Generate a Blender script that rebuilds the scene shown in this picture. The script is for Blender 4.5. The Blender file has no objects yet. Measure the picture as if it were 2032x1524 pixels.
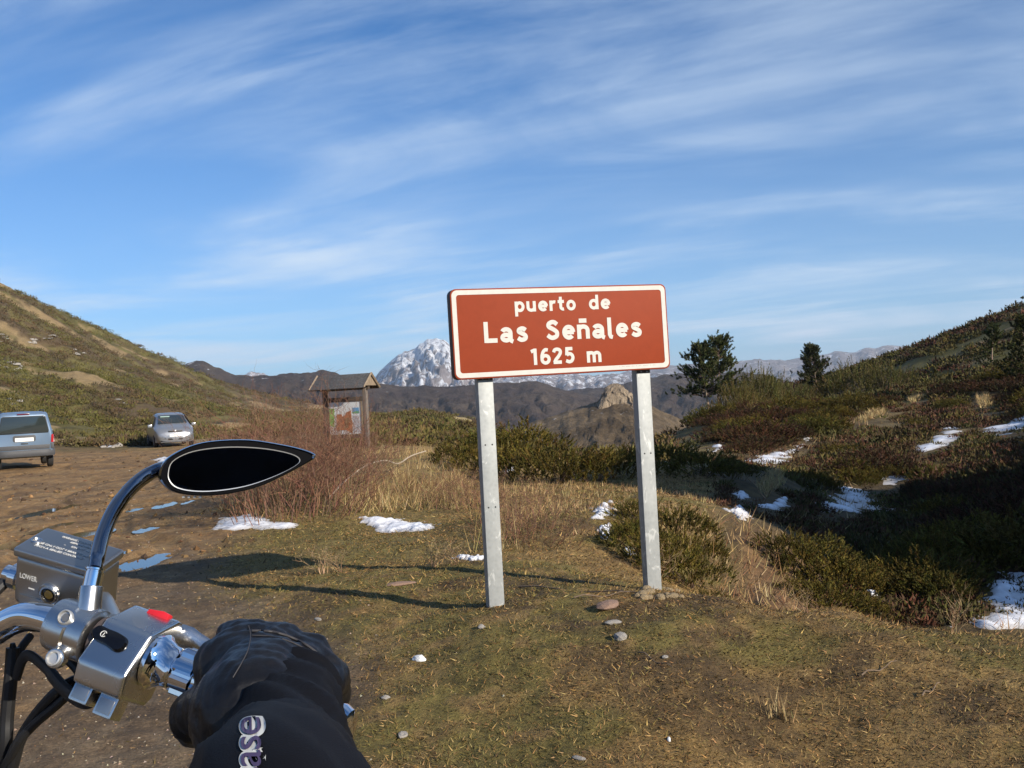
import bpy, bmesh, math, random
import numpy as np
from mathutils import Vector, Matrix

rad = math.radians
scene = bpy.context.scene
col = scene.collection

# ------------------------------------------------------------------ camera
EYE = 1.45
FPX, CX, CY = 1994.0, 1016.0, 762.0
cam_data = bpy.data.cameras.new('camera')
cam = bpy.data.objects.new('camera', cam_data)
col.objects.link(cam)
cam_data.sensor_width = 36.0
cam_data.lens = 36.0 * FPX / 2032.0
cam_data.clip_start = 0.02
cam_data.clip_end = 40000
CAM_R = Matrix.Rotation(rad(90.8), 3, 'X') @ Matrix.Rotation(rad(-3.0), 3, 'Z')
cam.matrix_world = Matrix.Translation((0, 0, EYE)) @ CAM_R.to_4x4()
scene.camera = cam

# ------------------------------------------------------------------ world, sun, exposure
SUN_EL, SUN_X, SUN_Y = 23.0, 0.73, -0.68        # the sun stands behind the viewer, to the right
world = bpy.data.worlds.new('World')
scene.world = world
world.use_nodes = True
wn = world.node_tree.nodes
wl = world.node_tree.links
wn.clear()
w_out = wn.new('ShaderNodeOutputWorld')
w_bg = wn.new('ShaderNodeBackground')
w_bg.inputs['Strength'].default_value = 0.088
sky = wn.new('ShaderNodeTexSky')
sky.sky_type = 'NISHITA'
sky.sun_disc = False
sky.sun_elevation = rad(SUN_EL)
sky.sun_rotation = math.atan2(SUN_X, SUN_Y)
sky.altitude = 1600
sky.air_density = 1.0
sky.dust_density = 0.4
sky.ozone_density = 2.0


def wmath(op, a, b=None, clamp=False):
    n = wn.new('ShaderNodeMath')
    n.operation = op
    n.use_clamp = clamp
    for i, v in enumerate((a, b)):
        if v is None:
            continue
        if isinstance(v, (int, float)):
            n.inputs[i].default_value = v
        else:
            wl.new(v, n.inputs[i])
    return n.outputs[0]


# high thin cloud: noise on a flat layer overhead, so that the bands run towards the horizon
w_tc = wn.new('ShaderNodeTexCoord')
w_sep = wn.new('ShaderNodeSeparateXYZ')
wl.new(w_tc.outputs['Generated'], w_sep.inputs[0])
w_z = wmath('ADD', wmath('MAXIMUM', w_sep.outputs['Z'], 0.0), 0.10)
w_cmb = wn.new('ShaderNodeCombineXYZ')
wl.new(wmath('DIVIDE', w_sep.outputs['X'], w_z), w_cmb.inputs[0])
wl.new(wmath('DIVIDE', w_sep.outputs['Y'], w_z), w_cmb.inputs[1])


def cloud_noise(scale, rot, sx, sy, loc, detail, rough, dist):
    """noise drawn out along a wind direction"""
    r = wn.new('ShaderNodeMapping')
    r.inputs['Rotation'].default_value = (0, 0, rad(rot))
    wl.new(w_cmb.outputs[0], r.inputs[0])
    m = wn.new('ShaderNodeMapping')
    m.inputs['Scale'].default_value = (sx, sy, 1)
    m.inputs['Location'].default_value = (loc[0], loc[1], 0)
    wl.new(r.outputs[0], m.inputs[0])
    n = wn.new('ShaderNodeTexNoise')
    n.inputs['Scale'].default_value = scale
    n.inputs['Detail'].default_value = detail
    n.inputs['Roughness'].default_value = rough
    n.inputs['Distortion'].default_value = dist
    wl.new(m.outputs[0], n.inputs['Vector'])
    return n.outputs['Fac']


def wramp(fac, a, b):
    n = wn.new('ShaderNodeMapRange')
    n.interpolation_type = 'SMOOTHSTEP'
    n.inputs['From Min'].default_value = a
    n.inputs['From Max'].default_value = b
    wl.new(fac, n.inputs['Value'])
    return n.outputs[0]


c_big = cloud_noise(0.50, 20, 0.70, 1.0, (1.1, 3.3), 5, 0.55, 1.2)
c_str = cloud_noise(1.15, 18, 0.50, 1.05, (2.6, 4.1), 8, 0.57, 0.9)
c_fine = cloud_noise(4.2, 24, 0.34, 1.2, (7.4, 2.2), 8, 0.64, 1.6)
wisp = wmath('ADD', wmath('MULTIPLY', c_str, 0.86), wmath('MULTIPLY', c_fine, 0.14))
dens = wmath('MULTIPLY', wramp(c_big, 0.33, 0.64), wramp(wisp, 0.35, 0.70))
low = wramp(w_sep.outputs['Z'], 0.38, 0.0)
dens = wmath('ADD', wmath('MULTIPLY', dens, 0.76), wmath('MULTIPLY', low, 0.30), clamp=True)
w_mix = wn.new('ShaderNodeMixRGB')
wl.new(dens, w_mix.inputs['Fac'])
w_tint = wn.new('ShaderNodeMixRGB')
w_tint.blend_type = 'MULTIPLY'
w_tint.inputs['Fac'].default_value = 1.0
w_tint.inputs['Color2'].default_value = (0.26, 0.72, 1.12, 1)
wl.new(sky.outputs[0], w_tint.inputs['Color1'])
wl.new(w_tint.outputs[0], w_mix.inputs['Color1'])
w_mix.inputs['Color2'].default_value = (6.0, 7.2, 8.6, 1)
wl.new(w_mix.outputs[0], w_bg.inputs['Color'])
wl.new(w_bg.outputs[0], w_out.inputs['Surface'])

sun_data = bpy.data.lights.new('sun', 'SUN')
sun_data.energy = 5.0
sun_data.angle = rad(0.5)
sun_data.color = (1.0, 0.91, 0.78)
sun = bpy.data.objects.new('sun', sun_data)
col.objects.link(sun)
sun_dir = Vector((SUN_X * math.cos(rad(SUN_EL)), SUN_Y * math.cos(rad(SUN_EL)), math.sin(rad(SUN_EL)))).normalized()
sun.rotation_euler = sun_dir.to_track_quat('Z', 'Y').to_euler()
sun.location = (8, -8, 12)

scene.view_settings.view_transform = 'Standard'
scene.view_settings.look = 'None'
scene.view_settings.exposure = 0.42
scene.view_settings.gamma = 1.0
scene.render.engine = 'CYCLES'
scene.cycles.use_denoising = True
scene.cycles.max_bounces = 6
scene.cycles.diffuse_bounces = 2
scene.cycles.glossy_bounces = 4
scene.cycles.transmission_bounces = 4
scene.cycles.volume_bounces = 0
scene.cycles.caustics_reflective = False
scene.cycles.caustics_refractive = False

# ------------------------------------------------------------------ helpers: numbers


def at(px, py, Y):
    """World point that lies Y metres ahead of the viewer under a sight line."""
    d = CAM_R @ Vector(((px - CX) / FPX, (CY - py) / FPX, -1.0))
    return Vector((0, 0, EYE)) + d * (Y / d.y)


def hash2(ix, iy, seed):
    h = (ix.astype(np.int64) * 374761393 + iy.astype(np.int64) * 668265263 + seed * 1442695041) & 0xFFFFFFFF
    h = ((h ^ (h >> 13)) * 1274126177) & 0xFFFFFFFF
    h = h ^ (h >> 16)
    return (h & 0xFFFFFF) / float(0x1000000)


def vnoise(x, y, seed=0):
    xi, yi = np.floor(x), np.floor(y)
    fx, fy = x - xi, y - yi
    fx, fy = fx * fx * fx * (fx * (fx * 6 - 15) + 10), fy * fy * fy * (fy * (fy * 6 - 15) + 10)
    a, b = hash2(xi, yi, seed), hash2(xi + 1, yi, seed)
    c, d = hash2(xi, yi + 1, seed), hash2(xi + 1, yi + 1, seed)
    return (a + (b - a) * fx) * (1 - fy) + (c + (d - c) * fx) * fy


def fbm(x, y, octaves=4, seed=0, gain=0.5):
    t, a, n = 0.0, 1.0, 0.0
    for i in range(octaves):
        t = t + a * vnoise(x * 2 ** i + 17.3 * i, y * 2 ** i - 9.1 * i, seed + i)
        n += a
        a *= gain
    return t / n


def sstep(a, b, x):
    t = np.clip((x - a) / (b - a), 0, 1)
    return t * t * (3 - 2 * t)


def lerp3(c0, c1, f):
    return np.asarray(c0) * (1 - f[:, None]) + np.asarray(c1) * f[:, None]


# ------------------------------------------------------------------ helpers: materials


class NT:
    def __init__(self, name):
        self.m = bpy.data.materials.new(name)
        self.m.use_nodes = True
        self.n, self.l = self.m.node_tree.nodes, self.m.node_tree.links
        self.b = self.n['Principled BSDF']
        self.c = None

    def coord(self, which='Object'):
        if self.c is None:
            self.c = self.n.new('ShaderNodeTexCoord')
        return self.c.outputs[which]

    def noise(self, scale, detail=5, rough=0.55, vec=None, stretch=None, dist=0.0):
        v = vec or self.coord()
        if stretch:
            m = self.n.new('ShaderNodeMapping')
            m.inputs['Scale'].default_value = stretch
            self.l.new(v, m.inputs[0])
            v = m.outputs[0]
        t = self.n.new('ShaderNodeTexNoise')
        t.inputs['Scale'].default_value = scale
        t.inputs['Detail'].default_value = detail
        t.inputs['Roughness'].default_value = rough
        t.inputs['Distortion'].default_value = dist
        self.l.new(v, t.inputs['Vector'])
        return t.outputs['Fac']

    def ramp(self, fac, *stops):
        r = self.n.new('ShaderNodeValToRGB')
        e = r.color_ramp.elements
        while len(e) < len(stops):
            e.new(0.5)
        for s, (p, c) in zip(e, stops):
            s.position = p
            s.color = (*c, 1) if not isinstance(c, (int, float)) else (c, c, c, 1)
        self.l.new(fac, r.inputs[0])
        return r.outputs[0]

    def mix(self, fac, a, b, mode='MIX'):
        x = self.n.new('ShaderNodeMixRGB')
        x.blend_type = mode
        for i, v in enumerate((fac, a, b)):
            if isinstance(v, (int, float)):
                x.inputs[i].default_value = v if i == 0 else (v, v, v, 1)
            elif isinstance(v, tuple):
                x.inputs[i].default_value = (*v, 1)
            else:
                self.l.new(v, x.inputs[i])
        return x.outputs[0]

    def attr(self, name='Col'):
        a = self.n.new('ShaderNodeAttribute')
        a.attribute_name = name
        return a.outputs['Color']

    def set(self, key, v):
        s = self.b.inputs[key]
        if isinstance(v, (int, float)):
            s.default_value = v
        elif isinstance(v, tuple):
            s.default_value = (*v, 1) if len(v) == 3 else v
        else:
            self.l.new(v, s)
        return self

    def bump(self, fac, strength=0.3, distance=0.01):
        b = self.n.new('ShaderNodeBump')
        b.inputs['Strength'].default_value = strength
        b.inputs['Distance'].default_value = distance
        self.l.new(fac, b.inputs['Height'])
        self.l.new(b.outputs[0], self.b.inputs['Normal'])
        return self


def simple(name, c, rough=0.5, metal=0.0, var=0.0, scale=30, bump=0.0, bdist=0.002, coat=0.0):
    t = NT(name)
    if var or bump:
        f = t.noise(scale)
    if var:
        lo, hi = tuple(x * (1 - var) for x in c), tuple(min(1, x * (1 + var)) for x in c)
        t.set('Base Color', t.ramp(f, (0.3, lo), (0.7, hi)))
    else:
        t.set('Base Color', tuple(c))
    t.set('Roughness', rough).set('Metallic', metal)
    if coat:
        t.set('Coat Weight', coat)
        t.set('Coat Roughness', 0.05)
    if bump:
        t.bump(f, bump, bdist)
    return t.m


def foliage_mat(name, rough=0.75, spec=0.2, vary=False):
    t = NT(name)
    oi = t.n.new('ShaderNodeObjectInfo')
    t.set('Base Color', t.mix(1.0, t.attr(), t.ramp(oi.outputs['Random'], (0.0, (0.72, 0.70, 0.75)), (0.35, (1.12, 1.02, 0.9)), (0.65, (0.85, 0.95, 0.95)), (1.0, (1.25, 1.12, 1.0))), 'MULTIPLY') if vary else t.attr())
    t.set('Roughness', rough).set('Specular IOR Level', spec)
    return t.m


# ------------------------------------------------------------------ helpers: objects


def mesh_np(name, verts, faces, mat=None, cols=None, smooth=False):
    """faces: (n,3) or (n,4) int array; cols: per-vertex colours."""
    me = bpy.data.meshes.new(name)
    verts = np.asarray(verts, dtype=np.float32)
    faces = np.asarray(faces, dtype=np.int32)
    k = faces.shape[1]
    me.vertices.add(len(verts))
    me.vertices.foreach_set('co', verts.ravel())
    me.loops.add(faces.size)
    me.loops.foreach_set('vertex_index', faces.ravel())
    me.polygons.add(len(faces))
    me.polygons.foreach_set('loop_start', np.arange(0, faces.size, k, dtype=np.int32))
    me.polygons.foreach_set('use_smooth', np.full(len(faces), smooth))
    me.update(calc_edges=True)
    if cols is not None:
        a = me.color_attributes.new('Col', 'FLOAT_COLOR', 'POINT')
        c = np.ones((len(verts), 4), dtype=np.float32)
        c[:, :3] = cols
        a.data.foreach_set('color', c.ravel())
    if mat:
        me.materials.append(mat)
    return me


def link(name, me, parent=None, loc=None, rotz=None):
    o = bpy.data.objects.new(name, me)
    col.objects.link(o)
    if parent:
        o.parent = parent
    if loc is not None:
        o.location = loc
    if rotz is not None:
        o.rotation_euler = (0, 0, rotz)
    return o


def tag(o, label=None, cat=None, group=None, kind=None):
    for k, v in (('label', label), ('category', cat), ('group', group), ('kind', kind)):
        if v:
            o[k] = v
    return o


def empty(name, loc=(0, 0, 0), rotz=0.0):
    o = bpy.data.objects.new(name, None)
    col.objects.link(o)
    o.location = loc
    o.rotation_euler = (0, 0, rotz)
    o.empty_display_size = 0.1
    return o


def copy_tree(src, parent=None):
    c = src.copy()
    col.objects.link(c)
    c.parent = parent
    for ch in list(src.children):
        copy_tree(ch, c)
    return c


class MB:
    """Collects shapes and links them as one mesh object."""

    def __init__(self):
        self.bm = bmesh.new()

    def quadgrid(self, rows, closed=False, cap0=False, cap1=False):
        """rows: list of rings (lists of points); joins consecutive rings."""
        vr = [[self.bm.verts.new(p) for p in r] for r in rows]
        n = len(vr[0])
        for a, b in zip(vr, vr[1:]):
            for i in range(n if closed else n - 1):
                j = (i + 1) % n
                try:
                    self.bm.faces.new((a[i], a[j], b[j], b[i]))
                except ValueError:
                    pass
        if cap0:
            self.bm.faces.new(list(reversed(vr[0])))
        if cap1:
            self.bm.faces.new(vr[-1])
        return self

    def tube(self, pts, radii, sides=8, caps=True, flat=1.0, upv=None):
        pts = [Vector(p) for p in pts]
        if not isinstance(radii, (list, tuple)):
            radii = [radii] * len(pts)
        rows = []
        ref = Vector(upv) if upv else None
        for i, p in enumerate(pts):
            t = (pts[min(i + 1, len(pts) - 1)] - pts[max(i - 1, 0)]).normalized()
            if ref is None:
                ref = Vector((0, 0, 1)) if abs(t.z) < 0.9 else Vector((1, 0, 0))
            u = (ref - t * ref.dot(t))
            u = u.normalized() if u.length > 1e-5 else t.orthogonal().normalized()
            ref = u
            v = t.cross(u)
            rows.append([p + (u * math.cos(a) + v * math.sin(a) * flat) * radii[i]
                         for a in (2 * math.pi * k / sides for k in range(sides))])
        return self.quadgrid(rows, closed=True, cap0=caps, cap1=caps)

    def box(self, c, s, mat=None):
        """box with centre c, size s; mat optional 3x3 frame"""
        m = mat or Matrix.Identity(3)
        c = Vector(c)
        vs = [self.bm.verts.new(c + m @ Vector((x * s[0] / 2, y * s[1] / 2, z * s[2] / 2)))
              for x in (-1, 1) for y in (-1, 1) for z in (-1, 1)]
        for f in ((0, 1, 3, 2), (4, 6, 7, 5), (0, 4, 5, 1), (2, 3, 7, 6), (0, 2, 6, 4), (1, 5, 7, 3)):
            self.bm.faces.new([vs[i] for i in f])
        return self

    def lathe(self, c, axis, prof, sides=24, up=None):
        """prof: list of (distance along axis, radius)"""
        c, axis = Vector(c), Vector(axis).normalized()
        u = axis.orthogonal().normalized() if up is None else (Vector(up) - axis * Vector(up).dot(axis)).normalized()
        v = axis.cross(u)
        rows = [[c + axis * d + (u * math.cos(a) + v * math.sin(a)) * max(r, 1e-5)
                 for a in (2 * math.pi * k / sides for k in range(sides))] for d, r in prof]
        return self.quadgrid(rows, closed=True, cap0=True, cap1=True)

    def prism(self, poly, frame_o, ex, ey, depth_vec):
        """polygon in the (ex,ey) plane extruded by depth_vec"""
        o, ex, ey, dv = Vector(frame_o), Vector(ex), Vector(ey), Vector(depth_vec)
        a = [self.bm.verts.new(o + ex * p[0] + ey * p[1]) for p in poly]
        b = [self.bm.verts.new(o + ex * p[0] + ey * p[1] + dv) for p in poly]
        n = len(poly)
        self.bm.faces.new(a)
        self.bm.faces.new(list(reversed(b)))
        for i in range(n):
            j = (i + 1) % n
            self.bm.faces.new((a[j], a[i], b[i], b[j]))
        return self

    def build(self, name, mat, parent=None, smooth=True, bevel=0.0, seg=2, angle=35, subsurf=0, loc=None):
        bmesh.ops.remove_doubles(self.bm, verts=self.bm.verts, dist=1e-6)
        if bevel:
            es = [e for e in self.bm.edges if len(e.link_faces) == 2 and e.calc_face_angle(0) > rad(25)]
            bmesh.ops.bevel(self.bm, geom=es, offset=bevel, segments=seg, affect='EDGES', profile=0.6, clamp_overlap=True)
        bmesh.ops.recalc_face_normals(self.bm, faces=self.bm.faces)
        me = bpy.data.meshes.new(name)
        self.bm.to_mesh(me)
        self.bm.free()
        me.materials.append(mat)
        for p in me.polygons:
            p.use_smooth = smooth
        if smooth and not subsurf:
            me.set_sharp_from_angle(angle=rad(angle))
        o = link(name, me, parent, loc)
        if subsurf:
            s = o.modifiers.new('smooth', 'SUBSURF')
            s.levels = s.render_levels = subsurf
        return o


def rrect(w, h, r, n=5):
    """rounded rectangle outline, centred"""
    pts = []
    for cx, cy, a0 in ((w / 2 - r, h / 2 - r, 0), (-w / 2 + r, h / 2 - r, 90), (-w / 2 + r, -h / 2 + r, 180), (w / 2 - r, -h / 2 + r, 270)):
        for k in range(n + 1):
            a = rad(a0 + 90 * k / n)
            pts.append((cx + r * math.cos(a), cy + r * math.sin(a)))
    return pts


def text_mesh(name, body, mat, width=None, height=None, bold=0.0, extrude=0.001, spacing=1.0, wspace=1.0, fill='FULL', bevel=0.0):
    """lettering as a mesh in the xy plane, x centred, baseline at 0, scaled to width / given cap scale"""
    c = bpy.data.curves.new(name, 'FONT')
    c.body = body
    c.size = 1.0
    c.offset = bold
    c.space_character = spacing
    c.space_word = wspace
    c.align_x = 'LEFT'
    if fill != 'FULL':
        c.bevel_depth = bevel
        c.bevel_resolution = 1
    c.fill_mode = 'BOTH' if fill == 'FULL' else 'NONE'
    o = bpy.data.objects.new(name, c)
    col.objects.link(o)
    dg = bpy.context.evaluated_depsgraph_get()
    me = bpy.data.meshes.new_from_object(o.evaluated_get(dg))
    bpy.data.objects.remove(o)
    bpy.data.curves.remove(c)
    n = len(me.vertices)
    co = np.empty(n * 3, dtype=np.float32)
    me.vertices.foreach_get('co', co)
    co = co.reshape(-1, 3)
    x0, x1 = co[:, 0].min(), co[:, 0].max()
    co[:, 0] -= (x0 + x1) / 2
    sy = height / co[:, 1].max() if height else width / (x1 - x0)
    sx = width / (x1 - x0) if width else sy
    co[:, 0] *= sx
    co[:, 1] *= sy
    co[:, 2] *= sy
    me.vertices.foreach_set('co', co.ravel())
    me.update()
    if extrude and fill == 'FULL':
        bm = bmesh.new()
        bm.from_mesh(me)
        r = bmesh.ops.extrude_face_region(bm, geom=bm.faces[:])
        bmesh.ops.translate(bm, verts=[v for v in r['geom'] if isinstance(v, bmesh.types.BMVert)], vec=(0, 0, extrude))
        bmesh.ops.recalc_face_normals(bm, faces=bm.faces)
        bm.to_mesh(me)
        bm.free()
    me.materials.clear()
    me.materials.append(mat)
    return me


# ------------------------------------------------------------------ the lie of the land
# surveyed points (sight line + distance ahead), then plain world points for the parts one cannot see
SURVEY = [
    (100, 1524, 4.2), (500, 1524, 4.1), (1000, 1520, 4.0), (1500, 1524, 3.85), (2000, 1524, 3.7),
    (1000, 1350, 4.9), (1600, 1400, 4.5), (985, 1214, 6.06), (1297, 1170, 6.42), (1450, 1183, 6.2), (1600, 1213, 5.95), (1800, 1243, 5.6), (2032, 1272, 5.3),
    (640, 1176, 7.3), (400, 1162, 8.2), (1130, 1100, 8.6), (1000, 1040, 11.0), (1190, 1030, 10.6), (1250, 965, 15.5),
    (1100, 955, 17.0), (950, 940, 18.5), (500, 1040, 12.3), (800, 1045, 11.9), (760, 915, 19.0), (850, 930, 18.0),
    (1400, 962, 16.0), (1500, 1000, 15.0), (1540, 945, 20.0), (1330, 925, 19.0),
    (1460, 1060, 11.0), (1520, 1195, 8.0), (1650, 1222, 9.0), (1600, 1130, 10.6), (1750, 1150, 11.2), (1990, 1180, 10.2), (1990, 1240, 9.1), (1850, 1180, 10.2),
    (1690, 1000, 20.0), (1550, 900, 31.0), (1480, 915, 28.0), (1380, 890, 34.0), (1415, 838, 60.0), (1330, 862, 55.0),
    (1630, 790, 85.0), (1880, 862, 31.0), (1750, 900, 29.0), (1750, 780, 62.0), (1850, 780, 52.0), (2032, 905, 23.0), (2032, 1000, 17.0), (2032, 800, 40.0), (2032, 700, 62.0),
    (2032, 614, 84.0), (1820, 695, 112.0), (1700, 738, 122.0), (1920, 650, 98.0), (1600, 770, 125.0), (1500, 782, 120.0),
    (50, 931, 32.0), (340, 886, 48.0), (150, 962, 24.0), (690, 893, 31.0), (100, 905, 43.0), (480, 872, 50.0), (300, 1000, 16.5),
    (0, 555, 215.0), (0, 700, 130.0), (0, 800, 80.0), (0, 870, 52.0), (120, 612, 240.0), (180, 648, 255.0), (180, 760, 120.0), (180, 860, 62.0), (280, 703, 285.0), (360, 733, 300.0), (360, 800, 130.0), (360, 862, 66.0),
    (500, 782, 320.0), (500, 830, 130.0), (500, 855, 75.0), (640, 815, 330.0), (640, 850, 90.0), (640, 832, 150.0), (800, 850, 70.0), (780, 832, 130.0), (900, 852, 60.0), (880, 830, 150.0), (1000, 858, 60.0), (940, 832, 190.0), (740, 826, 260.0),
    (60, 590, 214.0), (180, 708, 180.0), (180, 672, 222.0), (360, 772, 185.0), (360, 752, 235.0), (280, 735, 210.0), (500, 812, 185.0), (500, 798, 245.0), (640, 826, 190.0), (640, 821, 250.0), (740, 829, 185.0), (820, 829, 185.0), (880, 829, 185.0), (900, 830, 130.0), (740, 832, 140.0),
]
CP = [tuple(at(*s)) for s in SURVEY]
CP += [(1.9, 7.0, -0.32), (1.75, 8.0, -0.4), (2.9, 7.6, -0.78), (4.2, 7.4, -0.85), (3.2, 6.6, -0.36), (2.0, 6.6, -0.05), (0.7, 8.0, 0.06), (6.5, 9.0, -0.8), (5.0, 6.2, -0.45), (3.4, 4.0, 0.0), (1.9, 10.0, -0.28),
       (-1.5, 2.5, 0), (0, 2.5, 0), (1.5, 2.5, 0), (-.6, 1, 0), (.6, 1, 0), (0, 0.4, 0), (-3, 0, 0), (3, 0, 0), (0, -3, 0), (-5, 4, 0), (-9, 9, 0), (-22, 18, 0.1), (-40, 30, 3), (-120, 80, 34), (-8, -8, 0), (8, -8, 0),
       (6, 3, -0.1), (9, 5, -0.4), (14, 9, 0.4), (22, 14, 2.2), (45, 30, 8), (70, 40, 14), (90, 10, 16), (60, -60, 6), (-60, -60, 2), (0, -200, 0), (-300, 0, 40), (300, 0, 30), (-300, -300, 0), (300, -300, 0),
       # behind the skylines the land falls into the valleys
       (-150, 330, 8), (-140, 480, -25), (-60, 460, -30), (-30, 420, -26), (-20, 300, -8), (0, 30, -0.2), (3, 34, -1.3), (2, 60, -4.5), (8, 90, -6.0), (4, 130, -12), (0, 200, -17), (14, 220, -22),
       (40, 170, -6), (60, 190, -4), (70, 260, -20), (95, 190, -2), (0, 420, -45), (80, 420, -45), (200, 420, -30), (-260, 460, 10), (330, 330, -10),
       (-400, 800, -60), (0, 800, -70), (400, 800, -60), (-900, 300, -20), (900, 300, -20), (-3000, 3000, -90), (0, 3000, -90), (3000, 3000, -90), (0, 9000, -120), (-9000, 3000, -120), (9000, 3000, -120), (0, -3000, -60), (0, 1500, -85)]
_cp = np.array([tuple(c) for c in CP], dtype=np.float64)


def _uv(x, y):
    r = np.sqrt(x * x + y * y) + 0.5
    th = np.arctan2(x, y)
    return th * 3.2, np.log(r) * 1.25, r


_cu, _cv, _cr = _uv(_cp[:, 0], _cp[:, 1])
_cw = _cp[:, 2] / _cr


def _tps(d2):
    return 0.5 * d2 * np.log(d2 + 1e-9)


_n = len(_cp)
_A = np.zeros((_n + 3, _n + 3))
_A[:_n, :_n] = _tps((_cu[:, None] - _cu) ** 2 + (_cv[:, None] - _cv) ** 2) + np.eye(_n) * 2e-3
_A[:_n, _n], _A[:_n, _n + 1], _A[:_n, _n + 2] = 1, _cu, _cv
_A[_n:, :_n] = _A[:_n, _n:].T
_coef = np.linalg.solve(_A, np.concatenate([_cw, np.zeros(3)]))


PUD = []


def zones(x, y):
    """how muddy the ground is (0 to 1), and how scrubby"""
    xb = np.interp(y, [-5, 3, 4.5, 6, 7, 8, 12, 20, 30, 46, 52], [-0.6, -0.7, -0.95, -1.1, -1.5, -2.3, -3.6, -5.6, -8.0, -11.5, -11.5])
    wob = (fbm(x * 0.9, y * 0.9, 4, 3) - 0.5) * (0.9 + 0.05 * np.abs(y))
    mud = sstep(0.35 + 0.01 * np.abs(y), -0.35 - 0.01 * np.abs(y), x - xb + wob * 1.4)
    end = 47 + (fbm(x * 0.2, y * 0.2, 3, 8) - 0.5) * 8
    mud = mud * sstep(end + 2, end - 2, y) * sstep(-60, -45, x)
    return mud


def height(x, y):
    x = np.atleast_1d(np.asarray(x, dtype=np.float64))
    y = np.atleast_1d(np.asarray(y, dtype=np.float64))
    out = np.empty_like(x)
    for i in range(0, len(x), 20000):
        xs, ys = x[i:i + 20000], y[i:i + 20000]
        u, v, r = _uv(xs, ys)
        k = _tps((u[:, None] - _cu) ** 2 + (v[:, None] - _cv) ** 2)
        w = k @ _coef[:_n] + _coef[_n] + _coef[_n + 1] * u + _coef[_n + 2] * v
        out[i:i + 20000] = w * r
    r = np.hypot(x, y)
    back = sstep(1.75, 2.3, np.abs(np.arctan2(x, y)))      # behind the viewer: level ground
    out = out * (1 - back) + back * 0.0
    # a knoll added out of frame on the right to shade the ravine
    s, p = x * SUN_X + y * SUN_Y, x * -SUN_Y + y * SUN_X
    out = out + 11.2 * np.exp(-((s - 19.5) / 7.0) ** 2 - (np.abs(p - 16.2) / 7.2) ** 4)
    # relief
    mud = zones(x, y)
    out = out + (fbm(x * 0.7, y * 0.7, 5, 21) - 0.5) * 0.10 * sstep(1, 6, r) * sstep(400, 60, r) * (1 - 0.75 * mud)
    out = out + (fbm(x * 6, y * 6, 3, 5) - 0.5) * 0.035 * sstep(60, 8, r)
    rut = np.abs(((x * 0.55 + y * 0.22 + (fbm(x * 0.15, y * 0.15, 2, 77) - 0.5) * 4) % 1.0) - 0.5)
    out = out - 0.05 * mud * sstep(0.14, 0.05, rut) * sstep(6, 12, y) * sstep(48, 40, y)
    out = out + mud * (fbm(x * 2.2, y * 2.2, 6, 31, 0.62) - 0.5) * 0.075 * sstep(9, 15, y)
    hill = sstep(52, 75, r) * sstep(0.25, -0.1, x / (np.abs(y) + 1)) * sstep(-5, 10, y) + 0.28 * sstep(24, 50, r) * sstep(0.2, 0.35, x / (np.abs(y) + 1))
    hill = hill * sstep(600, 300, r)
    east = sstep(-0.12, -0.30, x / (np.abs(y) + 1))
    out = out + hill * ((fbm(x * 0.16, y * 0.16, 5, 41, 0.55) - 0.55) * (1.4 + 1.0 * east + 1.0 * sstep(0.1, 0.3, x / (np.abs(y) + 1))) + (fbm(x * 0.035, y * 0.035, 3, 47) - 0.58) * 3.6 * east * sstep(70, 130, r))
    for cx_, cy_, a_, b_, lv in PUD:
        m = (np.abs(x - cx_) < a_ * 2.5) & (np.abs(y - cy_) < b_ * 2.5)
        if m.any():
            xs, ys = x[m], y[m]
            q = np.sqrt(((xs - cx_) / a_) ** 2 + ((ys - cy_) / b_) ** 2) + (fbm(xs * 5, ys * 2.5, 3, 91) - 0.5) * 1.3
            k = sstep(1.5, 0.8, q)
            out[m] = out[m] * (1 - k) + (lv - 0.04 + 0.02 * np.clip(q, 0, 1)) * k
    return out


def H(x, y):
    return float(height(np.array([x]), np.array([y]))[0])


# shallow hollows in the track that hold water: sight line to the middle, width and height of what one sees
for px, py, w_, h_ in ((290, 1111, 110, 26), (338, 1004, 36, 12), (278, 1009, 28, 9), (100, 1003, 40, 18), (300, 1050, 46, 12), (104, 1041, 34, 18), (238, 1099, 30, 12), (55, 1070, 76, 20), (180, 1054, 64, 14), (378, 1003, 18, 7), (620, 1128, 1, 1)):
    d = CAM_R @ Vector(((px - CX) / FPX, (CY - py) / FPX, -1.0))
    k_ = -EYE / d.z
    Y_ = d.y * k_
    if w_ > 1:
        PUD.append((d.x * k_, Y_, w_ / 2 * Y_ / FPX, Y_ * Y_ / (EYE * FPX) * h_ / 2, 0.0))
_pl, PUD = PUD, []
PUD = [(p[0], p[1], p[2], p[3], H(p[0], p[1]) - 0.012) for p in _pl]

_hy = np.geomspace(3.2, 420, 240)


def hit(px, py, ymin=0.0):
    """where a sight line meets the ground"""
    d = CAM_R @ Vector(((px - CX) / FPX, (CY - py) / FPX, -1.0))
    ys = _hy
    for _ in range(2):
        t = ys / d.y
        gap = EYE + d.z * t - height(d.x * t, ys)
        b = np.nonzero((gap <= 0) & (ys > ymin))[0]
        if not len(b):
            break
        i = b[0]
        if i == 0:
            break
        ys = np.linspace(ys[i - 1], ys[i], 12)
    t = ys[b[0]] / d.y if len(b) else ys[-1] / d.y
    return Vector((d.x * t, d.y * t, H(d.x * t, d.y * t)))


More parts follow.
